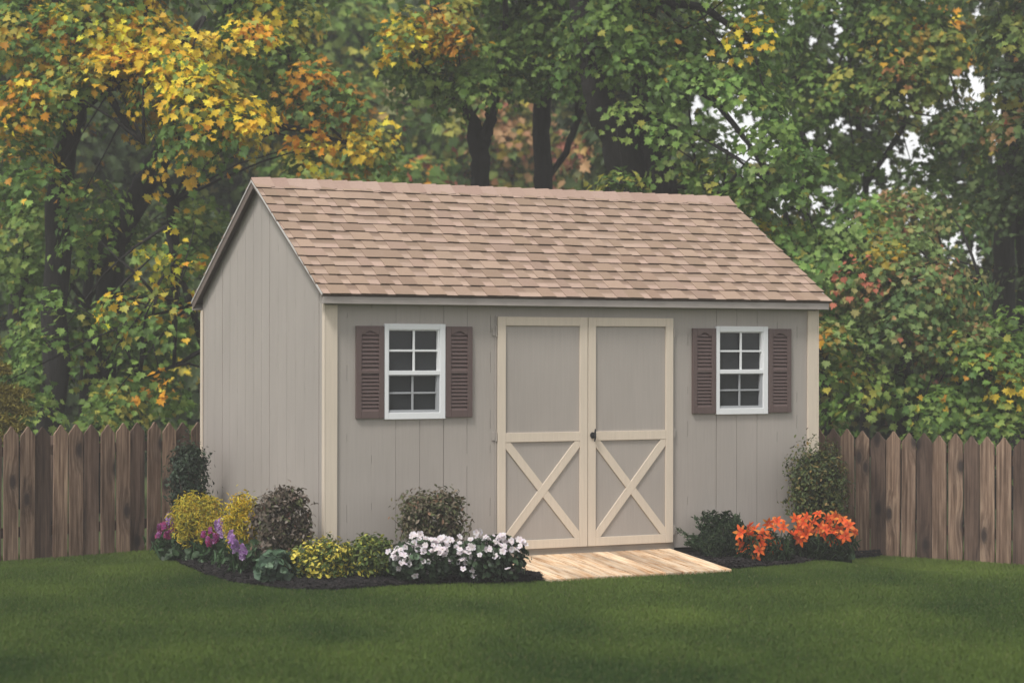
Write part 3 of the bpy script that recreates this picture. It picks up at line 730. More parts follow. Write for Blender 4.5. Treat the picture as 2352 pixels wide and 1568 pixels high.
# openings in the near foliage through which trunks and darkness show: (u, v, ru, rv)
DARK = [(145, 365, 32, 45), (225, 215, 50, 32), (335, 420, 45, 60), (640, 290, 50, 18), (1108, 380, 45, 70), (1090, 270, 60, 55), (1250, 330, 34, 110), (1300, 300, 30, 60), (1480, 340, 75, 70), (1400, 270, 50, 60), (235, 600, 50, 40), (130, 640, 35, 30), (2320, 560, 40, 90), (2320, 400, 35, 60), (1990, 930, 70, 45), (2070, 960, 40, 40), (1920, 480, 50, 30), (500, 450, 60, 60), (50, 480, 30, 60), (1900, 250, 40, 40)]
def in_dark(u, v):
    m = np.zeros(len(u))
    for (a, b_, ru, rv) in DARK: m = np.maximum(m, np.exp(-(((u-a)/ru)**2+((v-b_)/rv)**2)**2))
    return m
def crown(parent, blobs, seed, size=.088, per=64, R0=.34, tmpl=MAPLE, palette='g', open_dark=True, dens=1.0, gapk=.97, droop=1.0, colmix=.25):
    r = random.Random(seed); rg = np.random.default_rng(seed); Pp, Nn, Tt, Ss, Cc = [], [], [], [], []
    tocam = -FW
    for (u0, v0, ru, rv, Z, dZ, k) in blobs:
        area = math.pi*(ru*Z/FP)*(rv*Z/FP)*(dZ*1.1+.6); n = max(2, int(area*25*k*dens))
        c0 = P(u0, v0, Z)
        for _ in range(n):
            while True:
                a = np.array([r.uniform(-1, 1) for _ in range(3)])
                if a@a < 1: break
            a = a/np.linalg.norm(a)*(np.linalg.norm(a)**.6)
            c = P(u0+a[0]*ru, v0-a[1]*rv, Z+a[2]*dZ)
            uu, vv, _z = pxs(c[None])
            if open_dark and r.random() < in_dark(uu, vv)[0]: continue
            pal = palette
            for (tu, tv, tru, trv, tp, tk) in TURN:
                if abs(tu-uu[0]) < tru*2 and abs(tv-vv[0]) < trv*2:
                    wgt = tk*math.exp(-(((uu[0]-tu)/tru)**2+((vv[0]-tv)/trv)**2)**1.5)
                    if r.random() < wgt: pal = tp
            out = unit(c-c0); d = unit(out*.7+np.array([0, 0, .85])+tocam*.22+rg.normal(0, .25, 3))
            Rr = R0*r.uniform(.6, 1.25); m = int(per*r.uniform(.7, 1.3))
            e1 = unit(np.cross(d, [0.3, .1, 1.0])); e2 = np.cross(d, e1)
            th = rg.uniform(0, 6.283, m); rr = np.sqrt(rg.random(m))
            rad = e1*np.cos(th)[:, None]+e2*np.sin(th)[:, None]
            pos = c+rad*(rr*Rr)[:, None]-d*(rr**2*Rr*.45*droop)[:, None]+rg.normal(0, .035, (m, 3))
            pos[:, 2] -= (rr**2)*Rr*.25*droop
            nrm = d+rad*(rr*.75)[:, None]+rg.normal(0, .38, (m, 3))
            tip = rad+np.array([0, 0, -.7])+rg.normal(0, .35, (m, 3))
            base = pick(pal, r); col = np.empty((m, 3))
            for i in range(m): col[i] = base if r.random() > .42 else pick(pal, r)
            col *= rg.uniform(.72, 1.28, (m, 1))*r.uniform(.85, 1.15)
            Pp.append(pos); Nn.append(nrm); Tt.append(tip); Ss.append(size*rg.uniform(.6, 1.2, m)); Cc.append(col)
    Pp, Nn, Tt, Ss, Cc = map(np.concatenate, (Pp, Nn, Tt, Ss, Cc))
    u, v, z = pxs(Pp); keep = rg.random(len(Pp)) > gapk*in_gaps(u, v)*1.0
    keep &= ~((Pp[:, 0] > -.15) & (Pp[:, 0] < L_+.15) & (Pp[:, 1] > -.2) & (Pp[:, 1] < W_+.2) & (Pp[:, 2] < 3.2)) & (Pp[:, 2] > .0)
    o = leaf_mesh('crown', tmpl, Pp[keep], Nn[keep], Tt[keep], Ss[keep], np.clip(Cc[keep]*np.where(Cc[keep][:, :1] > .4, 1.15, 1.55), 0, .92), 'leaf', parent)
    return int(keep.sum())
def trunk(parent, limbs, seed=0, twigs=6, blobs=()):
    """limbs: list of [(u, v, Z, half width in px)...]"""
    b = MB(); r = random.Random(seed)
    for L in limbs:
        pts = [P(u, v, Z) for u, v, Z, w_ in L]; rad = [w_*Z/FP for u, v, Z, w_ in L]
        # refine with a slight wander
        pp, rr = [], []
        for i in range(len(pts)-1):
            for k in range(5):
                t = k/5; pp.append(pts[i]*(1-t)+pts[i+1]*t+np.array([r.gauss(0, 1) for _ in range(3)])*rad[i]*.10); rr.append((rad[i]*(1-t)+rad[i+1]*t)*r.uniform(.93, 1.07))
        pp.append(pts[-1]); rr.append(rad[-1]); b.tube(pp, rr, 10)
    # side branches reach into the crown
    L = limbs[0]
    for (u0, v0, ru, rv, Z, dZ, k) in blobs:
        for _ in range(1 if twigs else 0):
            Lm = r.choice(limbs); j = r.randrange(max(1, len(Lm)//2), len(Lm)); s0 = P(*Lm[j][:3])
            e = P(u0+r.uniform(-.8, .8)*ru, v0+r.uniform(-.7, .7)*rv, Z+r.uniform(-.6, .6)*dZ)
            if np.linalg.norm(e-s0) > 3.2: continue
            mid = (s0+e)/2+np.array([r.gauss(0, .08), r.gauss(0, .08), abs(r.gauss(.12, .1))])
            b.tube([s0, (s0+mid)/2+np.array([0, 0, .03]), mid, (mid+e)/2, e], [.020, .015, .011, .007, .004], 5)
    return b.build('trunk', 'bark', parent, smooth=True)
NLEAF = 0
def tree(name, label, limbs, blobs, seed, group='trees behind the shed', twigs=3, **kw):
    global NLEAF
    L = limbs[0][0]; p = P(L[0], L[1], L[2]); g = gz(p[0], p[1])
    t = thing(name, label, 'tree', (p[0], p[1], g), group)
    mi = Matrix.Translation(-t.location)
    tr = trunk(t, limbs, seed, twigs, blobs); tr.matrix_parent_inverse = mi
    before = set(D.objects); NLEAF += crown(t, blobs, seed, **kw)
    for o in set(D.objects)-before: o.matrix_parent_inverse = mi
    return t
# a helper for the foot of a trunk: the ground below (u) at depth Z
def foot(u, Z, w_):
    v = IH/2+(CZ+.2)/Z*FP+10; return (u, v, Z, w_)

# near trees -----------------------------------------------------------
tree('maple_tree', 'yellowing maple with a crooked dark limb arching high above the fence',
     [[foot(110, 21.5, 34), (130, 600, 21.5, 30), (140, 400, 21.4, 28), (158, 320, 21.3, 24), (185, 240, 21.2, 22), (235, 195, 21.1, 20), (310, 180, 21, 15), (400, 120, 20.8, 10), (470, 40, 20.8, 7)],
      [(185, 240, 21.2, 18), (150, 120, 21, 14), (120, -60, 21, 9)], [(310, 180, 21, 13), (330, 60, 21, 11), (350, -150, 21, 7)], [(235, 195, 21.1, 10), (300, 300, 20.7, 7), (330, 330, 20.4, 5)]],
     [(60, 70, 130, 80, 21, .8, 1), (60, 240, 90, 60, 20.6, .5, 1.2), (30, 330, 60, 50, 20.8, .5, 1), (250, 60, 190, 90, 21, .8, 1), (270, 145, 110, 40, 20.4, .4, 1.1), (400, 130, 120, 70, 20.7, .6, 1), (470, 190, 90, 45, 20.3, .5, 1.2), (555, 270, 65, 50, 20.2, .4, 1.6), (450, 280, 90, 45, 20.3, .5, 1.1), (410, 370, 70, 25, 20.2, .35, 1.1), (540, 70, 60, 60, 20.8, .5, .9), (200, -120, 320, 110, 21.5, 1.2, .7), (160, 160, 90, 60, 20.5, .4, 1), (330, 240, 60, 50, 21.2, .4, .8), (110, 420, 60, 40, 20.4, .35, .9), (200, 440, 60, 50, 21, .4, .7)], 101, palette='gy')
tree('maple_tree', 'green maple with an amber fringe leaning over the gable peak of the shed',
     [[foot(205, 22.5, 34), (260, 560, 22.5, 32), (320, 450, 22.5, 28), (365, 370, 22.4, 25), (400, 300, 22.3, 20), (430, 200, 22.2, 16), (520, 60, 22, 12), (560, -120, 22, 8)],
      [(365, 370, 22.4, 10), (395, 470, 22.6, 16), (400, 700, 22.6, 16)], [(430, 235, 22.3, 13), (560, 262, 22, 11), (620, 283, 21.8, 9), (700, 300, 21.6, 6), (800, 330, 21.5, 3)], [(520, 60, 22, 9), (620, 110, 21.9, 7), (720, 170, 21.7, 5)]],
     [(620, 40, 110, 70, 22, .7, .9), (650, 150, 100, 60, 22, .6, .9), (730, 195, 70, 50, 21.6, .5, 1.2), (790, 250, 50, 30, 21.5, .4, 1.1), (710, 330, 60, 26, 21.4, .35, 1.4), (830, 310, 70, 45, 21.8, .5, 1), (860, 385, 70, 34, 21.8, .4, .9), (560, 180, 60, 50, 21.9, .5, .8), (620, -120, 240, 110, 22.3, 1.2, .6)], 102, palette='g')
tree('maple_sapling', 'low green and yellow maple branches hanging beside the grey gable wall',
     [[foot(500, 20.8, 12), (470, 800, 20.6, 10), (440, 700, 20.4, 8), (400, 600, 20.3, 6), (380, 520, 20.3, 4)], [(440, 700, 20.4, 6), (360, 680, 20, 4), (250, 690, 19.9, 2)], [(470, 800, 20.6, 6), (400, 840, 20.2, 4), (320, 870, 20, 2)]],
     [(400, 540, 70, 50, 20.4, .4, 1), (330, 600, 55, 25, 20.1, .3, 1.3), (420, 620, 60, 35, 20.1, .35, 1.2), (310, 690, 95, 28, 19.9, .3, 1.5), (400, 690, 70, 40, 20.1, .4, 1.1), (330, 755, 70, 35, 20, .35, 1.2), (290, 860, 85, 30, 19.9, .3, 1.3), (390, 880, 60, 40, 20, .35, 1.2), (460, 740, 30, 90, 20.6, .3, .8), (430, 950, 60, 30, 20.3, .3, 1), (220, 930, 60, 25, 20.2, .3, .9), (190, 560, 80, 40, 20.3, .35, 1), (140, 700, 90, 35, 20, .3, 1), (120, 800, 110, 35, 19.9, .3, 1.1), (60, 900, 80, 35, 19.9, .3, .9)], 103, palette='g', twigs=4, per=20)
tree('shade_tree', 'dark green leafy tree low over the pickets near the frame edge',
     [[foot(30, 23, 22), (40, 700, 23, 20), (60, 500, 23, 17), (50, 400, 23, 12)], [foot(190, 23.5, 14), (200, 700, 23.5, 12), (215, 500, 23.5, 9)]],
     [(60, 430, 90, 60, 22.4, .5, .9), (90, 520, 130, 45, 22.2, .5, .9), (50, 620, 90, 60, 22.6, .6, .8), (150, 760, 150, 60, 22, .5, .9), (70, 860, 110, 60, 21.8, .5, .9), (200, 900, 120, 50, 21.6, .5, .9), (260, 520, 90, 60, 22.8, .6, .9), (330, 780, 90, 130, 23, .6, .7), (450, 480, 60, 90, 23, .6, .7), (60, 950, 90, 40, 21, .4, .8)], 104, palette='g')
# forked tree and the straight one over the roof
tree('forked_tree', 'tree with a Y-shaped dark trunk behind the roof ridge, orange tuft on top',
     [[foot(1112, 23, 24), (1106, 700, 23, 23), (1104, 440, 23, 21), (1100, 345, 23, 23), (1082, 270, 23, 15), (1055, 220, 23, 13), (1035, 160, 23, 11), (1010, 60, 23, 9), (990, -100, 23, 6)],
      [(1102, 350, 23, 18), (1118, 300, 23, 15), (1134, 240, 22.9, 12), (1148, 170, 22.8, 10), (1160, 60, 22.8, 7), (1165, -80, 22.8, 5)], [(1055, 220, 23, 8), (1030, 240, 22.7, 5), (980, 170, 22.5, 4)]],
     [(930, 45, 60, 45, 21.8, .4, 1.5), (1040, 35, 50, 35, 21.8, .4, 1.4), (1065, 85, 55, 26, 21.7, .35, 1.5), (1000, 130, 70, 45, 22.4, .5, .9), (1110, 150, 60, 60, 22.3, .5, .9), (1020, 190, 50, 40, 22.3, .4, .9), (1100, 235, 35, 30, 22.2, .3, 1.1), (950, 150, 70, 60, 22.6, .6, .8), (1050, -120, 200, 110, 22.8, 1.2, .6)], 105, palette='g')
tree('straight_tree', 'green maple on a single straight dark trunk behind the roof, by the forked one',
     [[foot(1250, 23.8, 24), (1249, 700, 23.8, 23), (1248, 440, 23.8, 22), (1243, 300, 23.8, 21), (1246, 180, 23.8, 21), (1242, 60, 23.8, 18), (1235, -150, 23.8, 13)], [(1246, 200, 23.8, 12), (1300, 120, 23.5, 9), (1360, 60, 23.3, 6)], [(1246, 430, 23.8, 6), (1300, 350, 23.9, 8), (1325, 280, 24, 8), (1345, 230, 24, 6)]],
     [(1240, 110, 110, 60, 22.8, .6, 1), (1180, 150, 60, 50, 22.8, .5, .9), (1330, 120, 90, 60, 22.8, .6, 1), (1240, 30, 130, 60, 23, .6, .9), (1310, 165, 60, 30, 22.6, .4, 1.2), (1250, -120, 180, 110, 23.4, 1.2, .6)], 106, palette='g')
tree('maple_tree', 'big green maple with thick twin trunks behind the roof ridge',
     [[foot(1500, 22, 62), (1492, 700, 22, 60), (1470, 470, 22, 58), (1425, 330, 22, 42), (1385, 240, 22, 37), (1352, 165, 22, 33), (1335, 60, 22, 26), (1320, -150, 22, 18)],
      [(1520, 480, 22, 48), (1505, 340, 22, 42), (1482, 240, 22, 32), (1478, 140, 22, 24), (1500, 0, 22, 18), (1520, -150, 22, 12)],
      [(1482, 200, 22, 14), (1560, 180, 21.6, 11), (1640, 230, 21.2, 8), (1720, 330, 21, 6), (1780, 430, 20.8, 4)], [(1500, 0, 22, 12), (1620, 20, 21.6, 9), (1720, 90, 21.3, 6)], [(1520, 440, 22, 12), (1600, 420, 21.6, 8), (1660, 450, 21.3, 4)]],
     [(1470, 60, 110, 60, 21.6, .6, 1), (1560, 150, 90, 50, 21.3, .5, 1.1), (1600, 90, 90, 55, 21.5, .5, 1), (1440, 130, 60, 40, 21.2, .4, 1), (1690, 160, 70, 45, 21.2, .5, 1.1), (1640, 180, 70, 30, 21, .4, 1.1), (1740, 240, 60, 40, 21, .45, 1.2), (1560, 230, 40, 40, 21.3, .3, .9), (1790, 310, 60, 45, 20.9, .45, 1.2), (1840, 385, 55, 40, 20.8, .4, 1.2), (1770, 360, 50, 40, 21, .4, .9), (1640, 400, 60, 45, 21.2, .4, 1.1), (1600, 330, 40, 60, 21.4, .3, .8), (1860, 450, 45, 30, 20.8, .35, 1), (1720, 450, 70, 35, 21, .4, 1), (1740, 60, 70, 60, 21.4, .5, .9), (1480, -130, 260, 110, 21.8, 1.3, .6), (1750, -110, 160, 90, 21.4, 1, .6), (1420, 400, 50, 40, 21, .3, .5), (1540, 400, 60, 50, 21.2, .3, .5), (1440, 230, 50, 60, 21.2, .3, .5), (1360, 200, 50, 50, 21.3, .3, .6), (1380, 60, 80, 60, 21.2, .5, .8), (1520, 300, 40, 40, 21.2, .3, .5)], 107, palette='g')
tree('maple_tree', 'green maple flecked with yellow and rust, full of white sky gaps',
     [[foot(1985, 24.5, 12), (1988, 800, 24.5, 11), (1985, 560, 24.5, 9), (1990, 400, 24.5, 8), (1965, 250, 24.5, 7), (1950, 100, 24.5, 6), (1940, -100, 24.5, 5)], [(1985, 430, 24.5, 7), (2070, 300, 24.2, 6), (2120, 180, 24, 5), (2140, 40, 24, 3)], [(1965, 250, 24.5, 5), (1870, 200, 24.2, 4), (1800, 190, 24, 3)]],
     [(2070, 60, 120, 70, 23.8, .6, .9), (2150, 120, 90, 80, 23.6, .6, .9), (2080, 190, 110, 60, 23.6, .5, .9), (2190, 240, 70, 60, 23.5, .5, 1), (2250, 320, 40, 60, 23.5, .4, .9), (1900, 190, 100, 40, 24, .5, .8), (1990, 40, 70, 60, 24.2, .5, .7), (1860, 160, 60, 50, 24, .4, .8), (1980, 240, 80, 40, 24, .4, .7), (1900, 390, 70, 40, 24.5, .4, .5), (2150, 300, 50, 30, 23.9, .4, .7), (1980, 330, 90, 30, 24.4, .4, .5), (2100, -120, 220, 100, 24, 1.2, .5), (1960, 190, 80, 45, 23.8, .4, .8), (1800, 110, 70, 50, 23.9, .4, .8), (2120, 400, 70, 40, 23.9, .4, .8), (1950, 350, 80, 40, 24.2, .4, .6), (2010, 480, 70, 40, 24, .4, .8), (1870, 290, 60, 40, 24, .4, .6), (1720, 20, 90, 50, 24.2, .4, 1), (1880, 20, 90, 50, 24.2, .4, 1), (2030, -10, 90, 50, 24.2, .4, .9), (1650, 300, 60, 40, 24, .3, .7), (1640, 30, 60, 40, 24, .3, .8), (2240, 120, 40, 40, 23.6, .3, .8), (2260, 470, 60, 50, 23.6, .4, 1)], 108, palette='g')
tree('dark_tree', 'shadowy dark tree at the edge beyond the fence, olive leaf sprays over black trunks',
     [[foot(2312, 23, 30), (2310, 800, 23, 28), (2305, 560, 23, 24), (2318, 300, 23, 22), (2325, 100, 23, 18), (2330, -120, 23, 12)], [foot(2365, 23.5, 26), (2360, 700, 23.5, 25), (2352, 450, 23.5, 20), (2350, 200, 23.5, 16)]],
     [(2310, 60, 60, 60, 22, .5, 1), (2320, 180, 60, 60, 22, .5, .9), (2330, 300, 50, 50, 22, .5, .9), (2340, 440, 60, 60, 22.3, .6, .8), (2400, 300, 60, 200, 22.5, .8, .8), (2290, 430, 40, 40, 22.6, .4, .6), (2340, 600, 50, 50, 22.5, .5, .7), (2330, -80, 120, 90, 22.5, 1, .7)], 109, palette='dg')
tree('bushy_tree', 'dense reddish-green bushy tree over the fence, to the side of the cream corner board',
     [[foot(2095, 21.5, 14), (2090, 900, 21.5, 13), (2080, 760, 21.5, 10), (2060, 640, 21.4, 7), (2050, 560, 21.4, 4)], [(2080, 760, 21.5, 8), (2180, 680, 21.2, 6), (2250, 640, 21, 3)]],
     [(2070, 570, 90, 50, 20.8, .5, .9), (2010, 640, 90, 60, 20.6, .5, 1), (2120, 650, 110, 70, 20.6, .5, 1), (2210, 700, 90, 60, 20.6, .5, 1), (2060, 740, 120, 60, 20.4, .5, 1), (2240, 650, 70, 50, 20.9, .4, .9), (2180, 500, 80, 35, 21.6, .4, .9), (2080, 470, 90, 40, 21.8, .5, .9), (1990, 560, 60, 50, 21.2, .4, .8), (2210, 790, 90, 45, 20.4, .4, 1)], 110, size=.078, per=62, palette='rg', colmix=.5)
tree('bushy_tree', 'mid green bushy tree between the roof end and the reddish-green tree',
     [[foot(1900, 21.8, 14), (1895, 900, 21.8, 13), (1880, 700, 21.6, 10), (1840, 560, 21.6, 7), (1800, 480, 21.6, 4)], [(1880, 700, 21.6, 8), (1930, 600, 21.6, 6), (1950, 500, 21.6, 3)]],
     [(1760, 500, 60, 45, 21.2, .4, 1), (1830, 530, 70, 50, 21, .45, 1.1), (1900, 560, 70, 60, 21, .45, 1), (1880, 620, 60, 50, 20.7, .4, 1), (1930, 700, 60, 60, 20.9, .4, .9), (1900, 790, 60, 60, 20.2, .4, 1), (1960, 480, 70, 40, 21.4, .4, .9), (1880, 880, 40, 60, 20.4, .3, .8)], 111, palette='bg')
tree('understory_tree', 'yellow-flecked dark green understory tree low behind the pointed pickets past the lilies',
     [[foot(2205, 21, 10), (2200, 900, 21, 8), (2210, 820, 21, 6), (2230, 760, 21, 3)], [foot(2068, 21.6, 18), (2070, 900, 21.6, 17), (2072, 800, 21.6, 14)]],
     [(2260, 840, 90, 60, 20.2, .4, 1), (2320, 780, 60, 90, 20.6, .5, 1), (2330, 900, 60, 60, 20.2, .4, 1), (2180, 930, 110, 45, 20.2, .4, .9), (1960, 870, 80, 40, 20.4, .35, .9), (1940, 960, 70, 35, 19.9, .3, 1), (2110, 1000, 80, 18, 19.9, .25, 1.2), (2290, 980, 90, 40, 20, .35, 1), (2080, 880, 60, 40, 20.8, .4, .8)], 112, palette='g')
# far trees -------------------------------------------------------------
def far(name, label, cx, Z, blobs, seed, w_=14, **kw):
    kw.setdefault('size', .19); kw.setdefault('per', 18); kw.setdefault('R0', .6); kw.setdefault('dens', .75)
    kw.setdefault('group', 'far trees in the wood')
    return tree(name, label, [[foot(cx, Z, w_), (cx+6, 600, Z, w_*.9), (cx-8, 300, Z, w_*.7), (cx+4, 0, Z, w_*.5), (cx, -200, Z, w_*.4)]], blobs, seed, twigs=0, open_dark=False, **kw)
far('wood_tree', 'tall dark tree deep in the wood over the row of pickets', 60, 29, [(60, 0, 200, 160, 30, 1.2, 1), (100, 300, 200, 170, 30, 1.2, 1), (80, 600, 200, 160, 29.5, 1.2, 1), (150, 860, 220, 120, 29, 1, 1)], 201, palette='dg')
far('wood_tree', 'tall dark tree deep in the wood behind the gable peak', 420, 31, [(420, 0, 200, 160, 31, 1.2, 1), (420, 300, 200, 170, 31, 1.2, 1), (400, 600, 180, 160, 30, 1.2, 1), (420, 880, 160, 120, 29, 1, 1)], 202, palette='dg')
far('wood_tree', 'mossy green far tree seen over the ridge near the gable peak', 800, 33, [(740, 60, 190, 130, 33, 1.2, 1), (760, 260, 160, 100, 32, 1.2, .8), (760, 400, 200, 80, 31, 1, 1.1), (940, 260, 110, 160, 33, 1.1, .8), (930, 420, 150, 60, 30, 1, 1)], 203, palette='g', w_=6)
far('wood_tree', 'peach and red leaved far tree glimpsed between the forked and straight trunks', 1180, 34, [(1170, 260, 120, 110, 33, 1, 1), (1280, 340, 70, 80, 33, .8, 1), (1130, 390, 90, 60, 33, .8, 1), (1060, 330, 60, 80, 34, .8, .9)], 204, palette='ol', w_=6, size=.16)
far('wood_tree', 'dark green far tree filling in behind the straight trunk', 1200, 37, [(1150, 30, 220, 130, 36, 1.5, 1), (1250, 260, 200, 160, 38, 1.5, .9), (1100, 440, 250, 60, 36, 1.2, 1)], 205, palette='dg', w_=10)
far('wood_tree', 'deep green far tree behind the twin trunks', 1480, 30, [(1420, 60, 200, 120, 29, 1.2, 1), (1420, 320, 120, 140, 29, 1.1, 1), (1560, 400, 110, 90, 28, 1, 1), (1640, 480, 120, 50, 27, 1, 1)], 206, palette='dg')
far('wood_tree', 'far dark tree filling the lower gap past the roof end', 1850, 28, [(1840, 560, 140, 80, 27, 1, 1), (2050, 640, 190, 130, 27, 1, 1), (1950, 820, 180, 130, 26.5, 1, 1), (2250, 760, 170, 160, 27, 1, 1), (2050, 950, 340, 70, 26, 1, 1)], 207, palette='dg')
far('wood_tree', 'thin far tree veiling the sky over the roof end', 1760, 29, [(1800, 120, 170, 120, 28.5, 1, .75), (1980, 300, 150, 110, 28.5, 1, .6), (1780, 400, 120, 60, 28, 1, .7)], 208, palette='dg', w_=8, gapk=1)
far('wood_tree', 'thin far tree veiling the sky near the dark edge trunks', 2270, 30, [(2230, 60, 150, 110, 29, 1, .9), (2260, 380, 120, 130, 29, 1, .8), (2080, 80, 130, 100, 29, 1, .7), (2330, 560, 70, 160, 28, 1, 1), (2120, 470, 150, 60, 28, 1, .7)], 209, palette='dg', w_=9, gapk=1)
for i, (cx, lab) in enumerate(((-20, 'farthest dim tree at the edge of the wood, over the first pickets'), (260, 'farthest dim tree between the two leaning maple trunks'), (560, 'farthest dim tree just over the gable peak'), (860, 'farthest dim tree over the ridge, short of the forked trunk'), (1130, 'farthest dim tree between the forked and the straight trunks'), (1400, 'farthest dim tree between the straight and the twin trunks'))):
    far('wood_tree', lab, cx, 39, [(cx, -60, 210, 130, 39, 1.2, 1.3), (cx+20, 180, 210, 150, 39, 1.2, 1.3), (cx-10, 400, 210, 140, 39, 1.2, 1.3)]+([(cx, 640, 210, 150, 38, 1.2, 1.2), (cx, 880, 210, 120, 38, 1.2, 1.2)] if cx < 500 else []), 300+i, palette='g' if i % 2 else 'dg', w_=9, size=.24)
far('wood_tree', 'farthest dim tree low beyond the pickets past the corner board', 1990, 34, [(1900, 700, 200, 160, 33, 1, 1.2), (2000, 900, 220, 110, 33, 1, 1.2)], 310, palette='dg', w_=8, size=.22)
far('wood_tree', 'farthest dim tree low beyond the pickets at the frame edge', 2280, 34, [(2250, 720, 200, 130, 33, 1, 1.2), (2280, 900, 200, 110, 33, 1, 1.2)], 311, palette='g', w_=8, size=.22)
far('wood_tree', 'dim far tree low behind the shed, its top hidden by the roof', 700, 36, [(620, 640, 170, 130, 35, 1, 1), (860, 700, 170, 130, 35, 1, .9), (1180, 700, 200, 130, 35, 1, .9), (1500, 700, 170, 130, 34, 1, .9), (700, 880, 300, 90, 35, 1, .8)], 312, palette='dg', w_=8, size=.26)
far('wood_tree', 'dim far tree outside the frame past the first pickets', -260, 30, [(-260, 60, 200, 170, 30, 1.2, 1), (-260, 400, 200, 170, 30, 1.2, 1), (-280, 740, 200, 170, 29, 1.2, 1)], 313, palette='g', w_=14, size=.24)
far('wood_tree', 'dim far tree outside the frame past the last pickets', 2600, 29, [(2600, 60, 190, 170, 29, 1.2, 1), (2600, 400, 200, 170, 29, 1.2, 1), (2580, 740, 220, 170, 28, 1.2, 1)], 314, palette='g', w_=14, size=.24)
# yellow-tipped conifer whose branch ends reach in at the frame's edge
def conifer():
    p = P(-170, 1290, 19.5); g = gz(p[0], p[1]); t = thing('conifer_tree', 'yellow-tipped conifer twigs reaching in above the first pickets', 'tree', (p[0], p[1], g)); mi = Matrix.Translation(-t.location)
    b = MB(); Pp, Nn, Tt, Cc, Ss = [], [], [], [], []; r = random.Random(4); rg = np.random.default_rng(4)
    b.tube([P(-170, 1300, 19.5), P(-170, 1000, 19.5), P(-170, 600, 19.5)], [.11, .08, .03], 8)
    for (v0, u1, v1) in ((880, 55, 905), (930, 58, 945), (970, 40, 980), (820, 10, 850), (1000, 20, 1010), (900, 30, 925), (760, -10, 800), (950, 20, 965)):
        a = P(-170, v0, 19.5); e = P(u1, v1, 19.2); mid = (a+e)/2+np.array([0, 0, .06]); b.tube([a, mid, e], [.02, .012, .004], 5)
        for k in np.linspace(.25, 1, 34):
            c = a*(1-k)**2+mid*2*k*(1-k)+e*k*k
            for _ in range(16):
                d = unit(unit(e-a)*.8+rg.normal(0, .6, 3)+np.array([0, 0, .15])); Pp.append(c+d*.05); Tt.append(d); Nn.append(rg.normal(0, 1, 3)+np.array([0, 0, .6])); Ss.append(.13*r.uniform(.7, 1.1))
                Cc.append(np.array([.32, .27, .06] if k > .7 else [.09, .12, .04])*r.uniform(.7, 1.3))
    tr = b.build('trunk', 'bark', t, smooth=True); tr.matrix_parent_inverse = mi
    o = leaf_mesh('crown', BLADE, np.array(Pp), np.array(Nn), np.array(Tt), np.array(Ss), np.array(Cc), 'leaf', t); o.matrix_parent_inverse = mi
conifer()
print('tree leaves', NLEAF, flush=True)

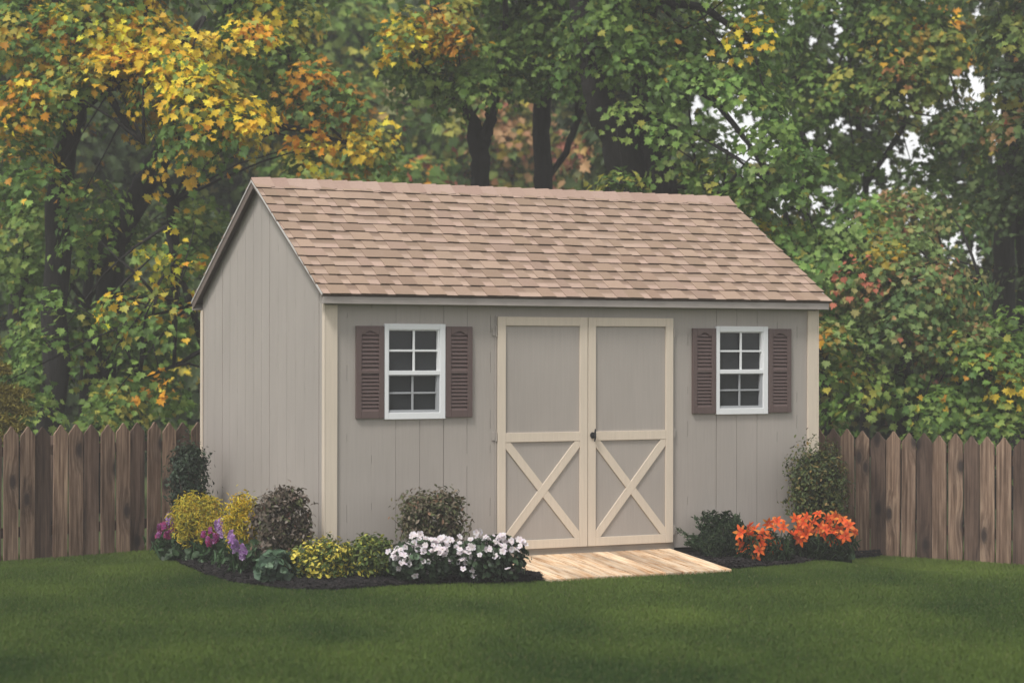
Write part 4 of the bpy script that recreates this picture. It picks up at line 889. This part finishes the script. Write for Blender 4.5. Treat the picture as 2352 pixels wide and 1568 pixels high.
# ------------------------------------------------------------------ garden plants
def ground_at(u, Z, lift=.05):                    # a planting spot: column u of the photo, Z metres away
    p = P(u, 1290, Z); return np.array([p[0], p[1], gz(p[0], p[1])+lift])
def shrub(name, label, cat, base, c_px, Z, rpx, depth, n, size, pal, tmpl, up=.5, seed=0, shell=.55, mat='shrub', group=None, tipdir=(0, 0, .5), flat=.0, stems=14, jag=.25, lumps=9, box=.0, clusters=0, csig=.035):
    """a shrub as a lumpy ellipsoid of leaves: c_px centre (u,v), rpx radii in px at depth Z"""
    t = thing(name, label, cat, base, group); mi = Matrix.Translation(-t.location)
    r = random.Random(seed); rg = np.random.default_rng(seed)
    C = P(*c_px, Z); rx, rz = rpx[0]*Z/FP, rpx[1]*Z/FP
    d = unit(rg.normal(0, 1, (n, 3)))
    if box: d = unit(np.sign(d)*np.abs(d)**(1-box))
    ld = unit(rg.normal(0, 1, (lumps*3, 3))); amp = np.max(np.maximum(0, d@ld.T)**9, 1)
    k = (1-shell*rg.random(n)**1.7)*(1-jag+jag*1.35*amp)*1.12
    k = k*np.where(rg.random(n) < .07, rg.uniform(1, 1.12, n), 1)*(1+jag*.12)
    if box: k *= 1.18
    loc = d*k[:, None]
    pos = C+loc[:, 0:1]*RT*rx+loc[:, 1:2]*_f*depth+loc[:, 2:3]*np.array([0, 0, rz])
    if clusters:
        cd_ = unit(rg.normal(0, 1, (clusters, 3)))
        if box: cd_ = unit(np.sign(cd_)*np.abs(cd_)**(1-box))
        ck = rg.uniform(.35, 1.08, clusters)**.5*(1.1 if box else 1.0); cl = cd_*ck[:, None]
        cp = C+cl[:, 0:1]*RT*rx*.92+cl[:, 1:2]*_f*depth*.92+cl[:, 2:3]*np.array([0, 0, rz*.92])
        m2 = rg.random(n) < .8; idx = rg.integers(clusters, size=n); sg_ = rg.normal(0, 1, (n, 3))*csig*rg.uniform(.5, 1.2, (clusters, 1))[idx]
        pos = np.where(m2[:, None], cp[idx]+sg_, pos); d = np.where(m2[:, None], unit(sg_+cd_[idx]*csig*.8), d)
    keep = (pos[:, 2] > gz(pos[:, 0], pos[:, 1])+.02)&~((pos[:, 0] > -.05) & (pos[:, 0] < L_+.05) & (pos[:, 1] > -.05) & (pos[:, 1] < W_+.05))
    pos = pos[keep]; d = d[keep]; loc = loc[keep]; m = len(pos)
    nrm = d*.8+np.array([0, 0, up])+rg.normal(0, .45, (m, 3)); tip = d*.6+np.array(tipdir)+rg.normal(0, .4, (m, 3))
    cols = np.array([c for c, _ in pal]); ww = np.array([q for _, q in pal], float); ww /= ww.sum()
    col = cols[rg.choice(len(cols), m, p=ww)]*rg.uniform(.7, 1.3, (m, 1))
    o = leaf_mesh('foliage', tmpl, pos, nrm, tip, size*rg.uniform(.6, 1.25, m), np.clip(col, 0, .95), mat, t); o.matrix_parent_inverse = mi
    if stems:
        b = MB(); bs = np.array(base)
        for _ in range(stems):
            e = pos[rg.integers(m)]; a = bs+np.array([r.gauss(0, rx*.12), r.gauss(0, rx*.12), -.03]); mid = a*.5+e*.5+np.array([0, 0, .04])
            b.tube([a, mid, e], [.009, .006, .002], 5)
        s = b.build('stem', 'twig', t, smooth=True); s.matrix_parent_inverse = mi
    return t, C, rx, rz
def c(*a): return [((a[i]), a[i+1]) for i in range(0, len(a), 2)]
NB, _ = None, None
PB = c((.115, .085, .06), 3, (.16, .125, .095), 3, (.075, .065, .04), 3, (.10, .11, .045), 2, (.24, .20, .17), 1.2, (.20, .11, .08), .7)
PB2 = c((.12, .11, .055), 3, (.17, .135, .09), 2.5, (.08, .09, .04), 3, (.11, .125, .05), 2, (.26, .21, .15), 1, (.22, .13, .08), .8)
b0 = ground_at(648, 15.3); shrub('barberry_shrub', 'brown-leaved rounded shrub in front of the gable wall, topped with loose shoots', 'shrub', b0, (648, 1200), sZ(b0[0], b0[1])[1], (70, 82), .22, 5200, .040, PB, OVAL, seed=1, tipdir=(0, 0, .9), jag=.32, shell=.75, clusters=95, csig=.034)
b0 = ground_at(990, 15.55); shrub('barberry_shrub', 'brown-green clipped shrub under the window, standing behind the white flowers', 'shrub', b0, (993, 1190), sZ(b0[0], b0[1])[1], (72, 62), .19, 5200, .038, PB2, OVAL, seed=2, tipdir=(0, 0, .7), box=.3, jag=.25, shell=.75, clusters=95, csig=.034)
PY = c((.78, .62, .07), 3, (.86, .70, .09), 2.5, (.58, .54, .08), 2.5, (.26, .28, .06), 1.6, (.72, .46, .05), 1)
PY2 = c((.90, .68, .06), 3, (.84, .58, .05), 2.5, (.60, .52, .07), 1.6, (.28, .28, .06), 1.2)
b0 = ground_at(455, 16.6); shrub('golden_cypress', 'fluffy gold-green cypress shrub beside the dark evergreen, magenta flowers on both sides', 'shrub', b0, (455, 1192), sZ(b0[0], b0[1])[1], (55, 52), .22, 5200, .046, PY, TUFT, seed=3, tipdir=(0, 0, -.2), jag=.5, shell=.8, lumps=20, up=.2, clusters=46, csig=.036)
b0 = ground_at(552, 15.9); shrub('golden_cypress', 'brighter golden cypress shrub tucked against the brown-leaved shrub', 'shrub', b0, (556, 1200), sZ(b0[0], b0[1])[1], (38, 58), .18, 4000, .046, PY2, TUFT, seed=4, tipdir=(0, 0, -.2), jag=.5, shell=.8, lumps=18, up=.2, clusters=34, csig=.034)
PE = c((.022, .04, .022), 4, (.035, .06, .03), 3, (.05, .075, .04), 1.5)
b0 = P(436, 1240, 17.4); b0[2] = gz(b0[0], b0[1]); shrub('arborvitae', 'dark upright evergreen at the rear corner of the gable wall', 'shrub', b0, (434, 1112), 17.4, (40, 94), .18, 4600, .045, PE, SMALL, seed=5, tipdir=(0, 0, 1.2), jag=.5, shell=.7, lumps=12, clusters=60, csig=.045)
PJ = c((.035, .065, .03), 4, (.055, .09, .04), 3, (.08, .12, .055), 2, (.025, .045, .025), 3)
b0 = ground_at(1655, 16.75); t_, Cj, rxj, rzj = shrub('juniper', 'spiky dark green juniper right beside the ramp', 'shrub', b0, (1652, 1235), sZ(b0[0], b0[1])[1], (50, 50), .20, 3800, .05, PJ, TUFT, seed=6, tipdir=(0, 0, .8), jag=.5, shell=.7, lumps=14)
def juniper_sprays(t, n=26):
    rg = np.random.default_rng(8); Pp, Nn, Tt, Ss, Cc = [], [], [], [], []; base = np.array(t.location)+np.array([0, 0, .03]); b = MB()
    for i in range(n):
        a = rg.uniform(0, 6.28); el = rg.uniform(.15, 1.25); L = rg.uniform(.26, .42)*(1.0 if el < .9 else .95)
        d = np.array([math.cos(a)*math.cos(el), math.sin(a)*math.cos(el)*.7, math.sin(el)]); e = base+d*L
        b.tube([base, base+d*L*.5+np.array([0, 0, .02]), e], [.006, .004, .002], 4)
        for k in np.linspace(.35, 1.05, 26):
            for _ in range(5):
                q = base+d*L*k+rg.normal(0, .011, 3); dd = unit(d+rg.normal(0, .55, 3)); Pp.append(q); Tt.append(dd); Nn.append(rg.normal(0, 1, 3)); Ss.append(rg.uniform(.02, .045)); Cc.append(np.array([.05, .085, .04])*rg.uniform(.6, 1.6))
    o = leaf_mesh('spray_foliage', SMALL, *map(np.array, (Pp, Nn, Tt, Ss)), np.array(Cc), 'shrub', t); o.matrix_parent_inverse = Matrix.Translation(-t.location)
juniper_sprays(t_)
PK = c((.07, .10, .03), 4, (.11, .13, .04), 3, (.16, .13, .04), 1.6, (.045, .06, .025), 3, (.22, .15, .05), .6)
b0 = ground_at(1880, 17.2); shrub('boxwood_bush', 'tall olive-brown bush hiding the cream corner board above orange lilies', 'shrub', b0, (1877, 1118), sZ(b0[0], b0[1])[1], (58, 88), .22, 9000, .036, PK, OVAL, seed=7, tipdir=(0, 0, .9), jag=.28, shell=.7, box=.25, lumps=14, stems=20, clusters=110, csig=.042)
PV = c((.72, .60, .08), 2.2, (.56, .50, .07), 1.8, (.10, .15, .035), 4, (.17, .21, .05), 2.5, (.72, .60, .12), 1.2, (.06, .09, .03), 2)
PV2 = c((.30, .31, .05), 2, (.10, .15, .035), 4, (.16, .20, .05), 3, (.55, .45, .06), .8, (.06, .09, .03), 3)
b0 = ground_at(738, 15.15); shrub('euonymus', 'yellow-edged variegated euonymus at the foot of the cream front corner', 'plant', b0, (742, 1282), sZ(b0[0], b0[1])[1], (76, 44), .22, 3600, .036, PV, OVAL, seed=8, jag=.35, shell=.8, lumps=12, stems=10, clusters=48, csig=.034)
b0 = ground_at(856, 15.2); shrub('euonymus', 'greener variegated euonymus between the yellow one and the white flowers', 'plant', b0, (850, 1277), sZ(b0[0], b0[1])[1], (58, 44), .20, 3000, .036, PV2, OVAL, seed=9, jag=.35, shell=.8, lumps=12, stems=8, clusters=38, csig=.034)
PI = c((.10, .17, .10), 3, (.07, .12, .075), 3, (.15, .22, .14), 1.5, (.045, .08, .05), 2)
b0 = ground_at(636, 15.08); shrub('blue_green_perennial', 'low blue-green leafy plant at the mulch edge below the brown-leaved shrub', 'plant', b0, (636, 1297), sZ(b0[0], b0[1])[1], (44, 30), .16, 420, .085, PI, BROAD, seed=10, jag=.25, shell=.9, stems=6)
def filler():
    rg = np.random.default_rng(91); n = 2600; Pp, Cc, Ss = [], [], []
    segs = [((375, 17.0), (470, 16.5), (560, 15.85), (640, 15.4)), ((700, 15.45), (800, 15.5), (900, 15.55), (1000, 15.5)), ((1690, 16.85), (1760, 16.9), (1850, 17.05), (1950, 17.2))]
    for i in range(n):
        s = segs[rg.choice(3, p=[.45, .3, .25])]; t = rg.uniform(0, len(s)-1.001); k = int(t); f = t-k
        u = s[k][0]*(1-f)+s[k+1][0]*f; Z = s[k][1]*(1-f)+s[k+1][1]*f+rg.normal(0, .10); p = P(u+rg.normal(0, 6), 1290, Z)
        p[2] = gz(p[0], p[1])+.05+abs(rg.normal(0, .06))*(1+.6*math.sin(u*.09)); Pp.append(p)
        Cc.append(np.array([.035, .065, .028])*rg.uniform(.6, 1.9)); Ss.append(rg.uniform(.04, .10))
    Pp = np.array(Pp); keep = ~((Pp[:, 0] > -.06) & (Pp[:, 0] < L_+.06) & (Pp[:, 1] > -.06) & (Pp[:, 1] < W_)); Pp = Pp[keep]; m = len(Pp)
    o = leaf_mesh('ground_cover', BROAD, Pp, rg.normal(0, .6, (m, 3))+np.array([0, 0, .8])-FW*.4, rg.normal(0, .7, (m, 3))+np.array([0, 0, .5]), np.array(Ss)[keep], np.array(Cc)[keep], 'shrub'); o['kind'] = 'stuff'
filler()
# flowers -------------------------------------------------------------
def petal_flower(n, rin, L, wd, cup, colf, seed, center=None, recurve=0.0, stam=0, pointed=False):
    r = random.Random(seed); b = MB()
    for k in range(n):
        a = 2*math.pi*k/n+r.uniform(-.12, .12); ca, sa = math.cos(a), math.sin(a); l = L*r.uniform(.88, 1.1); w2 = wd*r.uniform(.85, 1.1)
        prof = [(rin, .25), (l*.45, 1.0 if not pointed else .95), (l*.8, .95 if not pointed else .6), (l, .45 if not pointed else .04)]
        col = colf(r, k)
        vs = []; tw = r.uniform(-.15, .15)
        for i, (rad, ww) in enumerate(prof):
            q = rad/l; z = cup*l*(q-recurve*q*q*1.6)+r.uniform(-.03, .03)*l
            for sgn in (-1, 0, 1):
                x = rad; y = sgn*ww*w2; zz = z+(.0 if sgn else -.10*w2)+sgn*tw*w2
                vs.append((x*ca-y*sa, x*sa+y*ca, zz))
        fs = []
        for i in range(3):
            fs += [(i*3, i*3+1, i*3+4, i*3+3), (i*3+1, i*3+2, i*3+5, i*3+4)]
        nf = len(fs); n0 = len(b.v)
        b.add(vs, fs); c0 = np.array(col)
        for i in range(3):
            cc = c0 if i else (np.array(center)*.6+c0*.4 if center is not None else c0); b.c += [tuple(cc)]*2
    for k in range(stam):
        a = 2*math.pi*k/stam+.3; rr = L*.22; x, y = math.cos(a)*rr, math.sin(a)*rr
        b.add([(0, 0, 0), (.0015, 0, 0), (x, y, L*.75), (x+.004, y, L*.72)], [(0, 1, 3, 2)], (.5, .18, .05))
    return b
def place_flowers(t, protos, spots, name, mat='petal', scale=(.85, 1.15), seed=0, face=.8, jit=.42):
    rg = np.random.default_rng(seed); mi = Matrix.Translation(-t.location)
    for i, p in enumerate(spots):
        me = protos[i % len(protos)]; o = D.objects.new(name, me); COL.objects.link(o); o.parent = t; o.matrix_parent_inverse = mi
        n = unit(-FW*face+np.array([0, 0, .55])+rg.normal(0, jit, 3)); q = Vector(n).to_track_quat('Z', 'Y'); s = rg.uniform(*scale)
        o.matrix_world = Matrix.Translation(Vector([float(a) for a in p])) @ q.to_matrix().to_4x4() @ Matrix.Rotation(rg.uniform(0, 6.28), 4, 'Z') @ Matrix.Scale(float(s), 4)
        o.matrix_basis = o.matrix_world.copy(); 
def proto(bs, nm, mat):
    out = []
    for b in bs: o = b.build(nm, mat, None, recalc=False, smooth=True); out.append(o.data); D.objects.remove(o)
    return out
PW = c((.028, .05, .025), 4, (.045, .075, .035), 3, (.07, .12, .055), 2, (.10, .16, .09), .6)
WF = proto([petal_flower(5, .003, .029, .0115, .16, lambda r, k: tuple(v*r.uniform(.9, 1) for v in (.86, .80, .84)), 60+i, center=(.75, .62, .6)) for i in range(4)], 'white_flower', 'petal')
def white_plant(label, cx, zc, rx, ry, basepx, flist, seed, nfl):
    b0 = ground_at(*basepx); Z = sZ(b0[0], b0[1])[1]
    t, C, a, b_ = shrub('white_impatiens', label, 'flowering plant', b0, (cx, zc), Z, (rx, ry), .17, 1500, .050, PW, BROAD, seed=seed, jag=.2, shell=.8, stems=10)
    r = random.Random(seed); sp = []; Zf = Z-.16
    tries = 0
    while len(sp) < nfl and tries < 20000:
        tries += 1
        (u0, v0, ru, rv) = r.choices(flist, [f[2]*f[3]*(1 if f[1] < 1290 and f[3] < 22.5 or f[1] < 1262 else .22) for f in flist])[0]; aa = r.uniform(0, 6.28); q = math.sqrt(r.random())
        u, v = u0+ru*q*math.cos(aa), v0+rv*q*math.sin(aa)
        p = P(u, v, Zf+r.uniform(-.05, .10)+(.10 if v < 1250 else 0))
        if all(np.linalg.norm(p-s) > .024 for s in sp): sp.append(p)
    place_flowers(t, WF, sp, 'flower', seed=seed, scale=(.72, 1.02))
white_plant('white flowering plant in front of the brown-green clipped shrub', 965, 1285, 78, 46, (960, 15.12), [(915, 1272, 26, 16), (955, 1245, 32, 20), (1000, 1255, 38, 24), (935, 1285, 20, 12), (1010, 1280, 16, 10), (980, 1240, 20, 12), (965, 1300, 60, 22)], 31, 100)
white_plant('white flowering plant at the foot of the cream door frame, spilling over the ramp corner', 1110, 1282, 92, 50, (1105, 15.2), [(1060, 1250, 34, 20), (1110, 1232, 24, 14), (1090, 1262, 40, 22), (1150, 1245, 28, 20), (1185, 1252, 26, 18), (1135, 1265, 30, 16), (1100, 1300, 70, 24), (1060, 1280, 30, 16)], 32, 100)
# lilies
LF = proto([petal_flower(6, .004, .066, .0165, .35+.12*i, lambda r, k: tuple(v*r.uniform(.75, 1.1) for v in ((.84, .15, .025) if k % 2 else (.90, .25, .05))), 80+i, center=(.70, .05, .02), recurve=.2+.09*i, stam=5, pointed=True) for i in range(7)], 'lily_bloom', 'petal')
PL = c((.03, .055, .025), 3, (.05, .085, .035), 3, (.07, .12, .045), 2)
def lily(label, base, cpx, rpx, spots, seed):
    b0 = ground_at(*base); Z = sZ(b0[0], b0[1])[1]
    t, C, a, b_ = shrub('orange_lily', label, 'flowering plant', b0, cpx, Z, rpx, .16, 900, .10, PL, BLADE, seed=seed, jag=.3, shell=.9, tipdir=(0, 0, .9), stems=0)
    r = random.Random(seed); sp = [P(u, v, Z-.12+r.uniform(-.07, .12)) for u, v in spots]
    place_flowers(t, LF, sp, 'lily_bloom', seed=seed, scale=(.75, 1.15), face=.8, jit=.62)
    b = MB()
    for p in sp:
        a = np.array(b0)+np.array([r.gauss(0, .08), r.gauss(0, .05), 0]); p2 = p+np.array(FW)*.015; b.tube([a, (a+p2)/2+np.array([r.gauss(0, .02), 0, .02]), p2], [.005, .004, .003], 5)
    s = b.build('stem', attrm, t, smooth=True); s.matrix_parent_inverse = Matrix.Translation(-t.location)
attrm, _nt, _b = newmat('green_stem'); _b.inputs['Base Color'].default_value = (.05, .09, .03, 1)
lily('orange lilies leaning toward the juniper, blooms lowest to the mulch', (1745, 16.6), (1750, 1258), (62, 34),
     [(1702, 1222), (1718, 1208), (1735, 1215), (1712, 1238), (1728, 1250), (1700, 1248), (1752, 1228), (1748, 1248), (1706, 1262), (1738, 1272), (1775, 1258), (1765, 1200), (1785, 1198), (1778, 1215), (1800, 1210), (1722, 1228), (1762, 1236), (1742, 1262), (1788, 1250)], 41)
lily('orange lilies in front of the tall olive-brown bush', (1878, 16.9), (1880, 1245), (80, 36),
     [(1828, 1192), (1845, 1200), (1820, 1228), (1840, 1236), (1868, 1222), (1880, 1180), (1895, 1190), (1905, 1205), (1890, 1225), (1912, 1224), (1925, 1212), (1935, 1195), (1950, 1206), (1962, 1222), (1930, 1240), (1900, 1240), (1858, 1214), (1852, 1188), (1918, 1186), (1942, 1230), (1872, 1198), (1885, 1210), (1835, 1215), (1852, 1226), (1907, 1192), (1925, 1228), (1895, 1214)], 42)
# magenta and lilac flower spikes
def spike(n, L, seed, cols):
    r = random.Random(seed); b = MB()
    for k in range(n):
        q = k/n; a = k*2.4; z = L*q; rad = .016*(1-q*.5)
        ca, sa = math.cos(a), math.sin(a); c0 = np.array([ca*rad, sa*rad, z]); col = tuple(np.array(r.choice(cols))*r.uniform(.8, 1.15))
        o = np.array([ca, sa, .35]); s_ = np.array([-sa, ca, 0]); up_ = np.array([0, 0, 1.0])
        for j in range(4):
            an = j*1.57+r.uniform(-.3, .3); d = (s_*math.cos(an)+up_*math.sin(an)); e = s_*math.cos(an+1.57)+up_*math.sin(an+1.57)
            b.add([c0, c0+d*.011+e*.008+o*.006, c0+d*.019+o*.010, c0+d*.011-e*.008+o*.006], [(0, 1, 2, 3)], col)
    return b
MAG = [(.42, .05, .20), (.36, .05, .25), (.50, .10, .24), (.46, .20, .44)]; LIL = [(.50, .30, .58), (.60, .44, .66), (.42, .20, .50)]
SPM = proto([spike(26, .065, 5+i, MAG) for i in range(3)], 'magenta_spike', 'petal'); SPL = proto([spike(30, .085, 15+i, LIL) for i in range(3)], 'lilac_spike', 'petal')
def spikes(label, base, tips, leafn, seed):
    b0 = ground_at(*base); Z = sZ(b0[0], b0[1])[1]; t = thing('stock_flower', label, 'flowering plant', b0); mi = Matrix.Translation(-t.location)
    r = random.Random(seed); rg = np.random.default_rng(seed); b = MB(); n = leafn
    for (u, v, kind) in tips:
        p = P(u, v, Z-.24+r.uniform(-.06, .05)); me = (SPL if kind else SPM)[r.randrange(3)]
        o = D.objects.new('flower_spike', me); COL.objects.link(o); o.parent = t; o.matrix_parent_inverse = mi
        ax = Vector((r.gauss(0, .25), r.gauss(0, .25), 1)).normalized(); o.matrix_basis = Matrix.Translation(Vector([float(a) for a in p])-ax*.09) @ ax.to_track_quat('Z', 'Y').to_matrix().to_4x4() @ Matrix.Scale(r.uniform(.65, 1.0), 4)
        b.tube([np.array(b0), (np.array(b0)+p)/2, p-np.array(ax)*.09], [.004, .003, .003], 4)
    s = b.build('stem', attrm, t); s.matrix_parent_inverse = mi
    pos = np.array(b0)+np.stack([rg.normal(0, .07, n), rg.normal(0, .05, n), rg.uniform(.03, .17, n)], -1)
    tip = np.stack([rg.normal(0, .5, n), rg.normal(0, .5, n), np.full(n, .9)], -1)
    o = leaf_mesh('foliage', BLADE, pos, rg.normal(0, 1, (n, 3)), tip, rg.uniform(.10, .2, n), np.array([.05, .10, .04])*rg.uniform(.7, 1.7, (n, 1)), 'shrub', t); o.matrix_parent_inverse = mi
spikes('magenta and lilac flower spikes between the pickets and the gold-green cypress', (388, 17.0), [(375, 1190, 0), (388, 1176, 1), (394, 1195, 0), (382, 1208, 0), (366, 1198, 0), (398, 1180, 1), (373, 1212, 0), (391, 1212, 0)], 60, 1)
spikes('magenta and lilac flower spikes between the two golden cypress shrubs', (492, 16.3), [(470, 1207, 0), (482, 1198, 0), (497, 1195, 1), (490, 1214, 0), (502, 1208, 1), (478, 1220, 0), (508, 1190, 1), (486, 1228, 0), (498, 1222, 0)], 80, 2)
spikes('pale lilac flower spikes with strap leaves at the mulch edge below the brighter cypress', (552, 15.5), [(536, 1222, 1), (546, 1232, 1), (552, 1245, 1), (541, 1240, 1), (556, 1256, 1), (533, 1212, 1)], 70, 3)
# ------------------------------------------------------------------ added veil
hz = MB(); hz.box(-70, 90, -40, 90, -1.2, 14); ho = hz.build('black_lift_veil', None, None); ho['kind'] = 'stuff'  # thin volume added only to lift the blacks into a matte fade
m, nt, b = newmat('black_lift_volume'); nt.nodes.remove(b); pv = N(nt, 'ShaderNodeVolumePrincipled'); pv.inputs['Density'].default_value = .0037; pv.inputs['Color'].default_value = (.97, .95, .93, 1); pv.inputs['Anisotropy'].default_value = .1
nt.links.new(pv.outputs[0], nt.nodes['Material Output'].inputs['Volume']); ho.data.materials.append(m)
